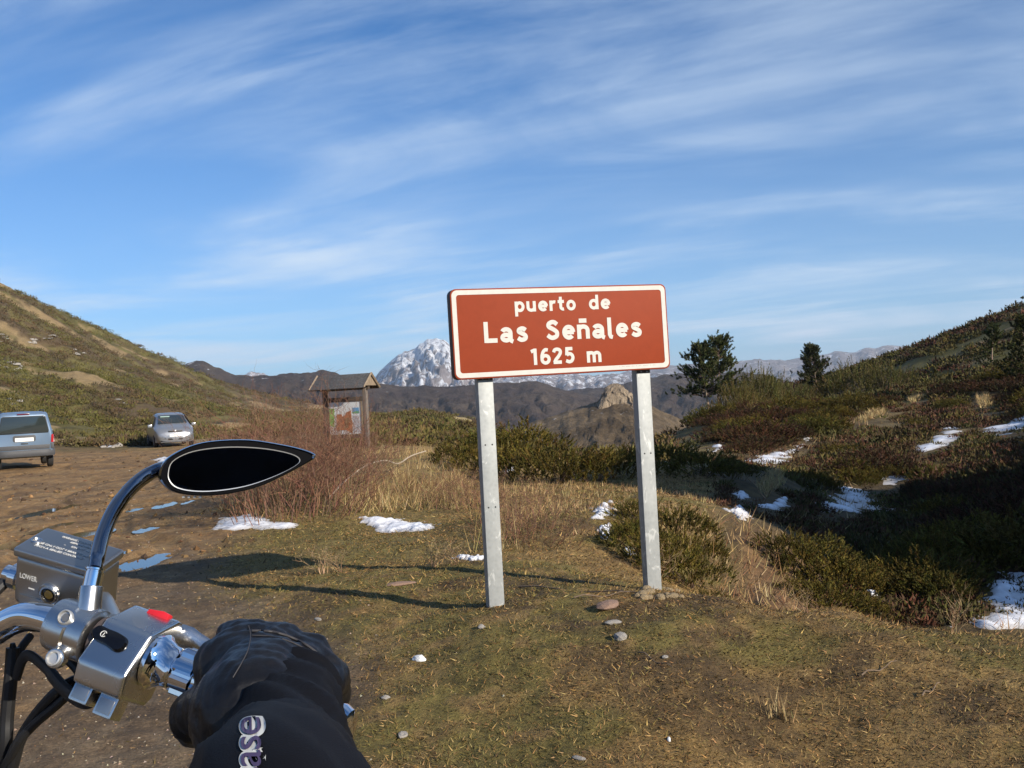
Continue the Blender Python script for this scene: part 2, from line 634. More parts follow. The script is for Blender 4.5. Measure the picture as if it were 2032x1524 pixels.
# ------------------------------------------------------------------ ground sheet
ang = np.concatenate([np.linspace(-180, -60, 40, endpoint=False), np.linspace(-60, -31, 40, endpoint=False),
                      np.linspace(-31, 31, 560, endpoint=False), np.linspace(31, 60, 44, endpoint=False), np.linspace(60, 180, 60, endpoint=False)])
rr = np.concatenate([[0.0], np.geomspace(0.4, 3.2, 14, endpoint=False), np.geomspace(3.2, 60, 330, endpoint=False), np.geomspace(60, 420, 190, endpoint=False), np.geomspace(420, 14000, 30)])
AA, RR = np.meshgrid(np.radians(ang), rr)
gx, gy = (RR * np.sin(AA)).ravel(), (RR * np.cos(AA)).ravel()
gz = height(gx, gy)
na, nr = len(ang), len(rr)
ii, jj = np.meshgrid(np.arange(nr - 1), np.arange(na), indexing='ij')
ii, jj = ii.ravel(), jj.ravel()
j2 = (jj + 1) % na
gf = np.stack([ii * na + jj, (ii + 1) * na + jj, (ii + 1) * na + j2, ii * na + j2], 1)


def ground_colour(x, y):
    r = np.hypot(x, y)
    bear = x / (np.abs(y) + 0.5)
    mud = zones(x, y)
    n1, n2, n3 = fbm(x * 1.3, y * 1.3, 5, 101), fbm(x * 4.5, y * 4.5, 4, 111), fbm(x * 0.35, y * 0.35, 4, 121)
    # turf: dry straw, olive, bare brown
    c = lerp3((0.27, 0.170, 0.062), (0.19, 0.148, 0.044), sstep(0.44, 0.60, n1))
    c = lerp3(c, (0.27, 0.175, 0.066), sstep(0.54, 0.72, n2))
    c = lerp3(c, (0.11, 0.07, 0.033), sstep(0.56, 0.68, fbm(x * 2.1, y * 2.1, 4, 131)) * 0.8)
    c = c * (1 - 0.14 * sstep(9, 6, y))[:, None]        # near sod darkened: the shade between blades is put into its colour
    # greener strip between the track and the sign
    g = sstep(7.5, 9.0, y) * sstep(16, 11, y) * sstep(-4.5, -3.0, x) * sstep(0.6, -0.4, x)
    c = lerp3(c, (0.17, 0.132, 0.042), g * 0.7)
    # straw bank behind
    st = sstep(9, 11, y) * sstep(30, 22, y) * sstep(-0.33, -0.2, bear) * sstep(0.3, 0.12, bear)
    c = lerp3(c, (0.29, 0.205, 0.08), st * 0.55 * sstep(0.4, 0.6, n3))
    # mud
    m = lerp3((0.295, 0.172, 0.070), (0.195, 0.116, 0.053), sstep(0.42, 0.62, n1))
    m = lerp3(m, (0.33, 0.215, 0.098), sstep(0.55, 0.7, n2) * 0.7)
    near = sstep(13, 8, y)
    m2 = lerp3((0.125, 0.088, 0.055), (0.17, 0.125, 0.08), sstep(0.35, 0.65, n2))
    m = lerp3(m, m2, near * (0.85 - 0.5 * sstep(0.5, 0.7, n3)))
    c = lerp3(c, m, mud)
    # ravine side, scrub floor
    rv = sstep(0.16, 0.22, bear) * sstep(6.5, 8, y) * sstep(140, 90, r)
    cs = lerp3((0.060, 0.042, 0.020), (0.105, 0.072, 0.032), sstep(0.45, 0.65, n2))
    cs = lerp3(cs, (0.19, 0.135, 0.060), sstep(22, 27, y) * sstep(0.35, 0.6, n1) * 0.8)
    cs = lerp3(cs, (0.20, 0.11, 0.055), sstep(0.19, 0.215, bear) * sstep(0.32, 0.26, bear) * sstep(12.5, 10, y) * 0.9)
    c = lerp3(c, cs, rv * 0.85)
    # hillsides: olive broom, brown heather, pale scree and straw
    hl = sstep(46, 58, r)
    h1, h2, h3 = fbm(x * 0.05, y * 0.05, 5, 141, 0.6), fbm(x * 0.22, y * 0.22, 4, 151, 0.6), fbm(x * 0.13 + 4, y * 0.07, 5, 161, 0.62)
    hc = lerp3((0.125, 0.105, 0.030), (0.115, 0.078, 0.040), sstep(0.44, 0.58, h1 + 0.10 * sstep(160, 230, y)))
    hc = lerp3(hc, (0.17, 0.142, 0.045), sstep(0.5, 0.66, h2) * 0.8)
    hc = lerp3(hc, (0.055, 0.045, 0.018), sstep(0.55, 0.72, fbm(x * 0.3, y * 0.3, 3, 171)) * 0.7)
    hc = lerp3(hc, (0.31, 0.215, 0.105), sstep(0.615, 0.69, h3) * 0.85)
    hc = lerp3(hc, (0.36, 0.27, 0.12), sstep(140, 175, y) * sstep(230, 200, y) * sstep(-0.13, -0.09, bear) * sstep(0.0, -0.02, bear))
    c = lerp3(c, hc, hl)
    return np.clip(c, 0.01, 0.9)


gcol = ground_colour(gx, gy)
t = NT('turf and mud')
f1 = t.noise(9, 8, 0.65, stretch=(1, 1, 0.3))
f2 = t.noise(55, 6, 0.7)
f3 = t.noise(1.1, 6, 0.7)
cc = t.mix(1.0, t.attr(), t.ramp(f1, (0.28, 0.55), (0.5, 1.0), (0.75, 1.45)), 'MULTIPLY')
cc = t.mix(1.0, cc, t.ramp(f2, (0.3, 0.55), (0.52, 1.0), (0.72, 1.5)), 'MULTIPLY')
cc = t.mix(1.0, cc, t.ramp(f3, (0.3, 0.75), (0.7, 1.25)), 'MULTIPLY')
t.set('Base Color', cc)
t.set('Roughness', t.ramp(f1, (0.3, 0.75), (0.6, 1.0)))
t.set('Specular IOR Level', 0.25)
t.bump(t.mix(0.5, f1, f2), 0.9, 0.03)
M_GROUND = t.m
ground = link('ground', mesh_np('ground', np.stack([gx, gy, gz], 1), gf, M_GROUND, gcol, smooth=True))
tag(ground, kind='structure')

# from here on heights are read from the sheet itself
_ga = np.radians(np.append(ang, 180.0))
_gz = gz.reshape(nr, na)
_gz = np.concatenate([_gz, _gz[:, :1]], 1)
_ri, _ai = np.arange(nr, dtype=float), np.arange(na + 1, dtype=float)
survey_height = height


def height(x, y):
    x = np.atleast_1d(np.asarray(x, dtype=np.float64))
    y = np.atleast_1d(np.asarray(y, dtype=np.float64))
    i = np.interp(np.hypot(x, y), rr, _ri)
    j = np.interp(np.arctan2(x, y), _ga, _ai)
    i0, j0 = np.minimum(i.astype(int), nr - 2), np.minimum(j.astype(int), na - 1)
    fi, fj = i - i0, j - j0
    return (_gz[i0, j0] * (1 - fj) + _gz[i0, j0 + 1] * fj) * (1 - fi) + (_gz[i0 + 1, j0] * (1 - fj) + _gz[i0 + 1, j0 + 1] * fj) * fi


# ------------------------------------------------------------------ far mountains


def mountain(name, sky_line, D, depth, base_z, mat, rough=1.0, seed=0, nx=200, nv=70, back=0.8, gully=1.0):
    """a ridge whose crest follows the skyline at distance D; the near slope runs down towards the viewer"""
    px = np.linspace(sky_line[0][0], sky_line[-1][0], nx)
    py = np.interp(px, [s[0] for s in sky_line], [s[1] for s in sky_line])
    crest = np.array([at(a, b, D) for a, b in zip(px, py)])
    crest[:, 2] += (fbm(px * 0.05, px * 0 + seed, 5, seed + 5, 0.6) - 0.5) * D * 0.006 * rough
    v = np.linspace(-1, back, nv)
    X = np.repeat(crest[:, 0][None], nv, 0) * (1 + v[:, None] * depth / D * 0.9)
    Y = D + v[:, None] * depth + np.zeros((1, nx))
    f = np.where(v < 0, 1 + v, 1 - v / back)[:, None]
    f = f ** 0.9
    Z = base_z + (crest[:, 2] - base_z)[None] * f
    k = 1.0 / (0.02 * D + 12)
    rel = (crest[:, 2] - base_z)[None]
    g = np.abs(fbm(X * k * 2.2 + Y * k * 0.4, Y * k * 0.5, 5, seed + 9, 0.55) - 0.5) * 2
    Z = Z - rel * 0.30 * gully * rough * (1 - np.abs(2 * f - 1) ** 2) * (g - 0.2) + rel * 0.12 * rough * (fbm(X * k * 6, Y * k * 6, 4, seed + 11) - 0.5) * np.minimum(1, 3 * (1 - f) + 0.12)
    V = np.stack([X.ravel(), Y.ravel(), Z.ravel()], 1)
    a, b = np.meshgrid(np.arange(nv - 1), np.arange(nx - 1), indexing='ij')
    a, b = a.ravel(), b.ravel()
    F = np.stack([a * nx + b, a * nx + b + 1, (a + 1) * nx + b + 1, (a + 1) * nx + b], 1)
    return tag(link(name, mesh_np(name, V, F, mat, smooth=True)), kind='structure')


def rock_mat(name, c1, c2, scale, snow=None, snow_z=(0, 1), aspect=0.0):
    t = NT(name)
    n1 = t.noise(scale, 9, 0.65)
    n2 = t.noise(scale * 4, 8, 0.7, stretch=(1, 1, 0.35))
    base = t.mix(1.0, t.ramp(n1, (0.35, c1), (0.65, c2)), t.ramp(n2, (0.3, 0.6), (0.7, 1.35)), 'MULTIPLY')
    if snow:
        g = t.n.new('ShaderNodeNewGeometry')
        s = t.n.new('ShaderNodeSeparateXYZ')
        t.l.new(g.outputs['Position'], s.inputs[0])
        mr = t.n.new('ShaderNodeMapRange')
        mr.inputs['From Min'].default_value, mr.inputs['From Max'].default_value = snow_z
        t.l.new(s.outputs['Z'], mr.inputs['Value'])
        ns = t.noise(scale * 2.6, 9, 0.7, stretch=(1.6, 1.0, 0.55), dist=1.2)
        m = t.n.new('ShaderNodeMath')
        m.operation = 'MULTIPLY_ADD'
        t.l.new(mr.outputs[0], m.inputs[0])
        m.inputs[1].default_value = 0.22
        t.l.new(ns, m.inputs[2])
        base = t.mix(t.ramp(m.outputs[0], (snow[0], 0.0), (snow[1], 1.0)), base, (0.80, 0.82, 0.86))
    t.set('Base Color', base).set('Roughness', 0.9).set('Specular IOR Level', 0.1)
    t.bump(t.mix(0.5, n1, n2), 0.6, 1.5 / scale)
    return t.m


M_PEAK = rock_mat('pale limestone and old snow', (0.21, 0.18, 0.18), (0.34, 0.30, 0.30), 0.006, (0.555, 0.63), (-60, 330))
M_RANGE = rock_mat('far limestone range', (0.20, 0.17, 0.17), (0.31, 0.27, 0.27), 0.003, (0.63, 0.72), (0, 420))
M_HEATH = rock_mat('dark heather slope', (0.060, 0.041, 0.036), (0.105, 0.078, 0.056), 0.012, (0.80, 0.87), (-60, 60))
M_TAN = rock_mat('tan grass and scree slope', (0.10, 0.07, 0.04), (0.23, 0.165, 0.095), 0.03, (0.73, 0.80), (-40, 20))
M_PINK = rock_mat('rosy limestone', (0.33, 0.24, 0.20), (0.45, 0.36, 0.32), 0.006, (0.66, 0.75), (0, 260))

mountain('mountain', [(560, 815), (690, 790), (735, 758), (752, 738), (790, 706), (830, 684), (856, 671), (880, 674), (898, 690), (930, 705), (1000, 735), (1100, 742), (1250, 742), (1330, 740), (1400, 760)], 3800, 1500, -90, M_PEAK, 1.0, 3, 220, 90)
mountain('mountain_range', [(900, 790), (1200, 745), (1320, 724), (1400, 722), (1480, 716), (1520, 712), (1560, 714), (1600, 706), (1640, 700), (1665, 696), (1690, 699), (1720, 692), (1745, 687), (1790, 684), (1812, 692), (1850, 702), (1950, 722), (2100, 730)], 6500, 1800, -100, M_RANGE, 0.8, 17, 220, 60)
mountain('mountain_tip', [(440, 800), (478, 748), (490, 738), (505, 735), (522, 737), (535, 748), (570, 800)], 5200, 700, -60, M_PINK, 1.2, 23, 60, 30)
mountain('heather_ridge', [(150, 800), (300, 745), (355, 727), (385, 717), (402, 713), (425, 727), (470, 746), (520, 745), (560, 741), (600, 740), (640, 734), (662, 738), (690, 746), (730, 757), (800, 765), (900, 768), (1000, 758), (1060, 756), (1120, 772), (1200, 790), (1300, 810)], 1300, 620, -75, M_HEATH, 0.7, 31, 240, 80)
mountain('far_heather_slope', [(1040, 800), (1140, 772), (1220, 765), (1290, 748), (1350, 739), (1420, 736), (1480, 738), (1540, 748), (1640, 770), (1800, 800)], 1700, 700, -80, M_HEATH, 0.7, 37, 160, 60)
mountain('crag_hill', [(960, 862), (1010, 848), (1060, 836), (1110, 822), (1150, 806), (1185, 796), (1215, 790), (1250, 792), (1290, 803), (1330, 822), (1380, 842), (1450, 865)], 480, 190, -42, M_TAN, 0.55, 43, 150, 60)

# ------------------------------------------------------------------ shared materials
M_GALV = None
t = NT('galvanised steel')
v = t.n.new('ShaderNodeTexVoronoi')
v.inputs['Scale'].default_value = 38
t.l.new(t.coord(), v.inputs['Vector'])
g1 = t.noise(7, 7, 0.7)
gcolr = t.mix(0.5, t.ramp(v.outputs['Distance'], (0.0, (0.29, 0.305, 0.30)), (0.6, (0.38, 0.395, 0.385))), t.ramp(g1, (0.35, (0.27, 0.285, 0.285)), (0.7, (0.42, 0.43, 0.42))))
drip = t.noise(16, 5, 0.6, stretch=(1, 1, 0.45), dist=1.5)
gcolr = t.mix(t.ramp(drip, (0.60, 0.0), (0.66, 0.8)), gcolr, (0.56, 0.57, 0.55))
t.set('Base Color', gcolr).set('Metallic', 0.25).set('Roughness', 0.5)
t.bump(t.mix(0.5, g1, drip), 0.25, 0.004)
M_GALV = t.m

t = NT('brown sign enamel')
sp = t.noise(90, 3, 0.5)
sc = t.noise(13, 7, 0.7, dist=0.6)
bc = t.mix(t.ramp(sp, (0.72, 0.0), (0.76, 0.5)), (0.265, 0.042, 0.013), (0.36, 0.12, 0.075))
bc = t.mix(1.0, bc, t.ramp(sc, (0.3, 0.93), (0.7, 1.05)), 'MULTIPLY')
t.set('Base Color', bc).set('Roughness', 0.6).set('Specular IOR Level', 0.15)
M_BROWN = t.m
M_WHITE_SIGN = simple('white reflective sheeting', (0.56, 0.54, 0.49), 0.6, var=0.06, scale=25)
M_STEEL_DARK = simple('weathered dark steel', (0.09, 0.07, 0.065), 0.6, 0.3, var=0.25, scale=40)
M_BOLT = simple('bolt steel', (0.30, 0.29, 0.28), 0.5, 0.8, var=0.2)
M_HOLE = simple('bore', (0.02, 0.02, 0.02), 0.9)

# ------------------------------------------------------------------ the pass sign
sl, sr = at(897, 664, 6.0), at(1325, 647, 6.46)
s_ex = (sr - sl)
s_w = s_ex.length
s_ex = s_ex.normalized()
s_ez = (Vector((0, 0, 1)) - s_ex * s_ex.z).normalized()
s_en = s_ex.cross(s_ez)
s_h = 0.545
s_c = (sl + sr) / 2


def on_board(px, py):
    d = (at(px, py, 5) - Vector((0, 0, EYE)))
    k = (s_c - Vector((0, 0, EYE))).dot(s_en) / d.dot(s_en)
    p = Vector((0, 0, EYE)) + d * k - s_c
    return p.dot(s_ex), p.dot(s_ez)


def on_plane(me, o, ex, ey, x=0.0, y=0.0, lift=0.0):
    """moves lettering from the xy plane on to a surface"""
    ex, ey = Vector(ex), Vector(ey)
    n = ex.cross(ey)
    m = Matrix((ex, ey, n)).transposed().to_4x4()
    me.transform(Matrix.Translation(Vector(o) + ex * x + ey * y + n * lift) @ m)
    return me


p1_, p2_ = at(961, 755, 6.0), at(1275, 737, 6.4)
u1, u2 = (p1_ - s_c).dot(s_ex) + 0.042, (p2_ - s_c).dot(s_ex) + 0.030
sign_root = empty('road_sign', (s_c.x, s_c.y, H(s_c.x, s_c.y)))
tag(sign_root, 'brown mountain pass sign with white lettering on two galvanised posts', 'road sign')
sign_inv = Matrix.Translation(-sign_root.location)


def sign_part(o):
    o.data.transform(sign_inv)
    o.parent = sign_root
    return o


rim = MB().prism(rrect(s_w, s_h, 0.038, 6), s_c - s_en * 0.072, s_ex, s_ez, s_en * 0.070).build('rim', M_STEEL_DARK, bevel=0.004)
sign_part(rim)
pan = MB().prism(rrect(s_w - 0.002, s_h - 0.002, 0.037, 6), s_c - s_en * 0.001, s_ex, s_ez, s_en * 0.004).build('panel', M_BROWN, bevel=0.0012)
sign_part(pan)
out_, in_ = rrect(s_w - 0.018, s_h - 0.018, 0.034, 8), rrect(s_w - 0.074, s_h - 0.074, 0.018, 8)
bm_ = MB()
rows = []
for dz in (0.0032, 0.0046):
    for ring in ((out_, in_) if dz > 0.004 else (out_,)):
        rows.append([s_c + s_ex * p[0] + s_ez * p[1] + s_en * dz for p in ring])
rows.append([s_c + s_ex * p[0] + s_ez * p[1] + s_en * 0.0032 for p in in_])
sign_part(bm_.quadgrid(rows, closed=True).build('border', M_WHITE_SIGN, smooth=False))

def arc(cx, cy, rx, ry, a0, a1, n=18):
    return [(cx + rx * math.cos(rad(a0 + (a1 - a0) * k / n)), cy + ry * math.sin(rad(a0 + (a1 - a0) * k / n))) for k in range(n + 1)]


def soft(pts, n=5):
    """smooth open curve through 2-D points"""
    out = []
    for i in range(len(pts) - 1):
        p = [pts[max(i - 1, 0)], pts[i], pts[i + 1], pts[min(i + 2, len(pts) - 1)]]
        for k in range(n):
            s = k / n
            out.append(tuple(0.5 * (2 * p[1][c] + (p[2][c] - p[0][c]) * s + (2 * p[0][c] - 5 * p[1][c] + 4 * p[2][c] - p[3][c]) * s * s + (3 * p[1][c] - p[0][c] - 3 * p[2][c] + p[3][c]) * s ** 3) for c in (0, 1)))
    return out + [pts[-1]]


_S = [(0.64, 0.76), (0.52, 0.865), (0.38, 0.88), (0.23, 0.80), (0.22, 0.67), (0.36, 0.575), (0.50, 0.49), (0.62, 0.37), (0.60, 0.20), (0.45, 0.12), (0.30, 0.13), (0.14, 0.25)]
_NN = [[(0.14, 1.0), (0.14, 0.0)], arc(0.41, 0.59, 0.27, 0.27, 180, 0) + [(0.68, 0.0)]]
# stroke letters in road-sign style: (strokes, advance)
GLYPH = {
    'p': ([[(0.14, 1.0), (0.14, -0.42)], arc(0.42, 0.5, 0.27, 0.37, 150, 510)], 0.86),
    'u': ([[(0.14, 1.0)] + arc(0.40, 0.40, 0.26, 0.27, 180, 360), [(0.66, 1.0), (0.66, 0.0)]], 0.86),
    'e': ([[(0.14, 0.5), (0.74, 0.5)], arc(0.42, 0.5, 0.28, 0.37, 0, 318, 26)], 0.84),
    'r': ([[(0.14, 1.0), (0.14, 0.0)], arc(0.42, 0.56, 0.28, 0.30, 180, 70)], 0.60),
    't': ([[(0.26, 1.34), (0.26, 0.34)] + arc(0.46, 0.34, 0.20, 0.20, 190, 285, 8), [(0.02, 0.88), (0.54, 0.88)]], 0.62),
    'o': ([arc(0.41, 0.5, 0.27, 0.37, 90, 450, 30)], 0.82),
    'd': ([[(0.68, 1.42), (0.68, 0.0)], arc(0.41, 0.5, 0.27, 0.37, 30, 390, 30)], 0.86),
    'L': ([[(0.16, 1.42), (0.16, 0.0)], [(0.16, 0.14), (0.84, 0.14)]], 0.92),
    'a': ([arc(0.38, 0.31, 0.24, 0.19, 0, 360, 24), arc(0.39, 0.62, 0.26, 0.25, 155, 0) + [(0.65, 0.18), (0.70, 0.07), (0.80, 0.02)]], 0.88),
    's': ([soft(_S)], 0.78),
    'S': ([soft([(x * 1.22, y * 1.41) for x, y in _S])], 0.98),
    'n': (_NN, 0.86),
    'ñ': (_NN + [[(0.16, 1.27), (0.64, 1.27)]], 0.86),
    'l': ([[(0.16, 1.42), (0.16, 0.20), (0.20, 0.08), (0.34, 0.03)]], 0.46),
    'm': ([[(0.14, 1.0), (0.14, 0.0)], arc(0.35, 0.62, 0.21, 0.24, 180, 0) + [(0.56, 0.0)], arc(0.77, 0.62, 0.21, 0.24, 180, 0) + [(0.98, 0.0)]], 1.16),
    '1': ([[(0.06, 1.16), (0.38, 1.30)], [(0.38, 1.42), (0.38, 0.0)]], 0.66),
    '6': ([arc(0.43, 0.45, 0.28, 0.32, 90, 450, 26), soft([(0.64, 1.24), (0.46, 1.28), (0.28, 1.12), (0.17, 0.80), (0.15, 0.45)])], 0.88),
    '2': ([soft([(0.13, 1.02), (0.22, 1.22), (0.43, 1.28), (0.63, 1.18), (0.66, 0.96), (0.52, 0.68), (0.30, 0.40), (0.16, 0.14)]), [(0.08, 0.14), (0.74, 0.14)]], 0.88),
    '5': ([[(0.68, 1.28), (0.20, 1.28)], [(0.24, 1.42), (0.19, 0.70)], soft([(0.19, 0.74), (0.40, 0.84), (0.60, 0.74), (0.68, 0.48), (0.58, 0.22), (0.38, 0.13), (0.12, 0.24)])], 0.88),
    ' ': ([], 0.62),
}


def stroke_word(body, mat, xa, xb, cap, yb, width=0.30):
    """one word of flat stroke letters on the board between xa and xb, baseline yb"""
    adv = sum(GLYPH[c][1] for c in body) + 0.09 * (len(body) - 1)
    sx, sy = (xb - xa) / (adv - 0.04), cap / 1.42
    mb = MB()
    x, lift = 0.0, 0.0
    for c in body:
        for st in GLYPH[c][0]:
            pts = [Vector(((x + p[0]) * sx, p[1] * sy)) for p in st]
            closed = (pts[0] - pts[-1]).length < 1e-6
            le, ri = [], []
            w = width * sy * 0.5
            for i, p in enumerate(pts):
                d = pts[min(i + 1, len(pts) - 1)] - pts[max(i - 1, 0)]
                if closed and i in (0, len(pts) - 1):
                    d = pts[1] - pts[-2]
                d.normalize()
                nn = Vector((-d.y, d.x)) * w
                le.append(p + nn)
                ri.append(p - nn)
            z0, z1 = 0.0030, 0.0046 + lift
            f = lambda q, z: s_c + s_ex * (xa + q.x) + s_ez * (yb + q.y) + s_en * z
            rows = [[f(a, z0), f(a, z1), f(b, z1), f(b, z0)] for a, b in zip(le, ri)]
            mb.quadgrid(rows, closed=True, cap0=not closed, cap1=not closed)
            lift += 0.00012
        x += GLYPH[c][1] + 0.09
    return mb.build('lettering', mat, smooth=False)


for body, a, b, base, cap in (('puerto', 1021, 1142, 617.5, 29.0), ('de', 1168, 1211, 613.5, 29.0), ('Las', 960, 1047, 679, 40.5), ('Señales', 1081, 1273, 671.5, 40.5), ('1625', 1053, 1141, 722.5, 32.0), ('m', 1164, 1194, 719.0, 32.0)):
    xa, xb = on_board(a, base)[0], on_board(b, base)[0]
    yb = on_board((a + b) / 2, base)[1]
    sign_part(stroke_word(body, M_WHITE_SIGN, xa, xb, cap / 174.0 * s_h, yb))
# faint maker's line along the lower border
M_PRINT = simple('faded grey print', (0.42, 0.38, 0.34), 0.6)
xa, xb = on_board(1228, 731)[0], on_board(1300, 728)[0]
me = text_mesh('small_print', '- -- --- -- - -- ---- - --', M_PRINT, xb - xa, 0.0105, 0.0, 0.0004)
on_plane(me, s_c, s_ex, s_ez, (xa + xb) / 2, -s_h / 2 + 0.019, 0.0048)
sign_part(link('small_print', me))
for u, bz, hole_z in ((u1, 0.0, (0.60, 0.98)), (u2, 0.0, (0.88,))):
    c = s_c + s_ex * u - s_en * 0.055
    gz_ = H(c.x, c.y)
    top_z = s_c.z + s_h / 2 - 0.05
    lower_z = s_c.z - s_h / 2
    pw, pd = 0.098, 0.075
    fx = Vector((s_ex.x, s_ex.y, 0)).normalized()
    fn = Vector((s_en.x, s_en.y, 0)).normalized()
    m3 = Matrix((fx, fn, Vector((0, 0, 1)))).transposed()
    cc_ = c - fn * 0.030
    po = MB().box((cc_.x, cc_.y, (top_z + gz_ - 0.25) / 2), (pw, pd, top_z - gz_ + 0.25), m3).build('post', M_GALV, bevel=0.006)
    sign_part(po)
    front = cc_ + fn * pd / 2
    for hz in hole_z:
        for sx in (-0.022, 0.022):
            q = front + fx * sx + Vector((0, 0, gz_ + hz - front.z))
            h_ = MB().lathe(q - fn * 0.001, fn, [(0, 0.0052), (0.0016, 0.0052)], 10).build('bolt_hole', M_HOLE, smooth=False)
            sign_part(h_)
    # clamp foot under the board
    q = front + Vector((0, 0, lower_z - 0.006 - front.z))
    sign_part(MB().box(q + fn * 0.002, (0.09, 0.012, 0.016), m3).build('clamp', M_STEEL_DARK, bevel=0.002))
    sign_part(MB().lathe(q + fn * 0.006 - fx * 0.02, fn, [(0, 0.006), (0.006, 0.006)], 6).build('bolt', M_BOLT, smooth=False))
    sign_part(MB().lathe(q + fn * 0.006 + fx * 0.02, fn, [(0, 0.006), (0.006, 0.006)], 6).build('bolt', M_BOLT, smooth=False))

# ------------------------------------------------------------------ information shelter


def wood(name, c, scale=18):
    t = NT(name)
    n = t.noise(scale, 6, 0.65, stretch=(3, 3, 0.25))
    n2 = t.noise(scale * 3, 4, 0.6)
    b = t.ramp(n, (0.3, tuple(x * 0.55 for x in c)), (0.7, tuple(min(1, x * 1.35) for x in c)))
    t.set('Base Color', t.mix(1.0, b, t.ramp(n2, (0.3, 0.8), (0.7, 1.2)), 'MULTIPLY')).set('Roughness', 0.85)
    t.bump(n, 0.3, 0.01)
    return t.m


M_WOOD_GREY = wood('weathered grey timber', (0.16, 0.135, 0.115))
M_WOOD_DARK = wood('dark stained timber', (0.075, 0.055, 0.042))
M_WOOD_PALE = wood('pale gable boards', (0.25, 0.19, 0.13))
M_ROOF = wood('grey roofing felt', (0.085, 0.08, 0.078), 6)

kb = hit(690, 893, 20)
kb = at(690, 893, 31)
kz = H(kb.x, kb.y)
kio = empty('information_shelter', (kb.x, kb.y, kz), rad(-22))
tag(kio, 'roofed wooden information shelter with a coloured map behind the leafless bush', 'notice board')
KW, KD = 1.42, 0.30
for s in (-1, 1):
    MB().box((s * KW / 2, 0, 0.85), (0.13, 0.13, 2.3)).build('post', M_WOOD_DARK if s < 0 else M_WOOD_GREY, kio, bevel=0.01)
MB().box((0, 0, 1.90), (KW + 0.3, 0.10, 0.12)).build('beam', M_WOOD_DARK, kio, bevel=0.008)
MB().box((0, -0.03, 1.56), (KW - 0.15, 0.08, 0.14)).build('top_rail', M_WOOD_DARK, kio, bevel=0.006)
MB().box((0, -0.03, 0.42), (KW - 0.15, 0.08, 0.10)).build('bottom_rail', M_WOOD_DARK, kio, bevel=0.006)
for s in (-1, 1):
    MB().box((s * (KW / 2 - 0.115), -0.055, 0.98), (0.05, 0.03, 1.02)).build('frame_bar', M_WOOD_PALE if s > 0 else M_WOOD_DARK, kio)
# roof: two slopes made of boards, gable ends
RL, RH, RR_ = 1.90, 0.40, 0.45
for s in (-1, 1):
    slope = Vector((0, s * RR_, -RH)).normalized()
    nrm = Vector((0, s * RH, RR_)).normalized()
    L_ = math.hypot(RR_, RH) + 0.05
    m3 = Matrix((Vector((1, 0, 0)), slope, nrm)).transposed()
    rf = MB().box(Vector((0, 0, 2.32)) + slope * (L_ / 2) - nrm * 0.02, (RL, L_, 0.03), m3).build('roof_slope', M_WOOD_DARK, kio)
    for k in range(3):
        w_ = L_ / 3 + 0.02
        MB().box(Vector((0, 0, 2.32)) + slope * (L_ * (k + 0.5) / 3) + nrm * (0.006 + 0.004 * k), (RL + 0.02, w_, 0.016), m3).build('roof_board', M_ROOF, rf, bevel=0.003)
    MB().box((s * (RL / 2 - 0.02), 0, 2.30), (0.03, 0.05, 0.05)).build('ridge_end', M_WOOD_GREY, kio)
for s in (-1, 1):
    MB().prism([(-0.40, 1.955), (0.40, 1.955), (0, 2.30)], (s * (RL / 2 - 0.05), 0, 0), (0, 1, 0), (0, 0, 1), (0.02 * s, 0, 0)).build('gable', M_WOOD_PALE, kio, smooth=False)
    for q in (-1, 1):
        a_, b_ = Vector((s * (RL / 2 + 0.016), 0, 2.335)), Vector((s * (RL / 2 + 0.016), q * 0.49, 1.90))
        MB().tube([a_, b_], 0.035, 4).build('barge_board', M_WOOD_PALE, kio, smooth=False)
for x in (-0.7, 0, 0.7):
    MB().box((x, -0.36, 1.965), (0.08, 0.14, 0.05)).build('rafter_end', M_WOOD_GREY, kio)
# the map sheet with its printed areas
M_SHEET = simple('pale map sheet', (0.62, 0.63, 0.63), 0.4, var=0.08, scale=6)
sheet = MB().box((0, -0.045, 0.99), (KW - 0.26, 0.012, 1.00)).build('map_sheet', M_SHEET, kio, smooth=False)


def print_area(name, poly, c, var=0.15):
    MB().prism(poly, (0, -0.0545, 0), (1, 0, 0), (0, 0, 1), (0, 0.003, 0)).build(name, simple('print ' + name, c, 0.5, var=var, scale=9), sheet, smooth=False)


print_area('green_map', [(-0.56, 0.78), (-0.40, 0.72), (-0.39, 0.95), (-0.37, 1.30), (-0.56, 1.30)], (0.20, 0.42, 0.10))
print_area('orange_map', [(-0.33, 0.62), (0.02, 0.62), (0.24, 0.50), (0.25, 0.86), (0.22, 0.95), (0.22, 1.22), (0.05, 1.17), (-0.02, 1.05), (-0.10, 1.05), (-0.12, 1.12), (-0.30, 1.12)], (0.42, 0.14, 0.055), 0.45)
print_area('tan_map', [(-0.05, 0.66), (0.10, 0.70), (0.17, 0.95), (0.06, 1.02), (-0.04, 0.90)], (0.50, 0.36, 0.18), 0.3)
sheet_photo = [(0.27, 1.12), (0.50, 1.12), (0.50, 1.30), (0.27, 1.30)]
MB().prism(sheet_photo, (0, -0.0548, 0), (1, 0, 0), (0, 0, 1), (0, 0.003, 0)).build('picture', simple('print picture', (0.10, 0.25, 0.42), 0.5, var=0.5, scale=5), sheet, smooth=False)
MB().prism([(0.27, 1.12), (0.50, 1.12), (0.50, 1.18), (0.40, 1.20), (0.27, 1.16)], (0, -0.0560, 0), (1, 0, 0), (0, 0, 1), (0, 0.001, 0)).build('picture_meadow', simple('print meadow', (0.12, 0.30, 0.16), 0.5), sheet, smooth=False)
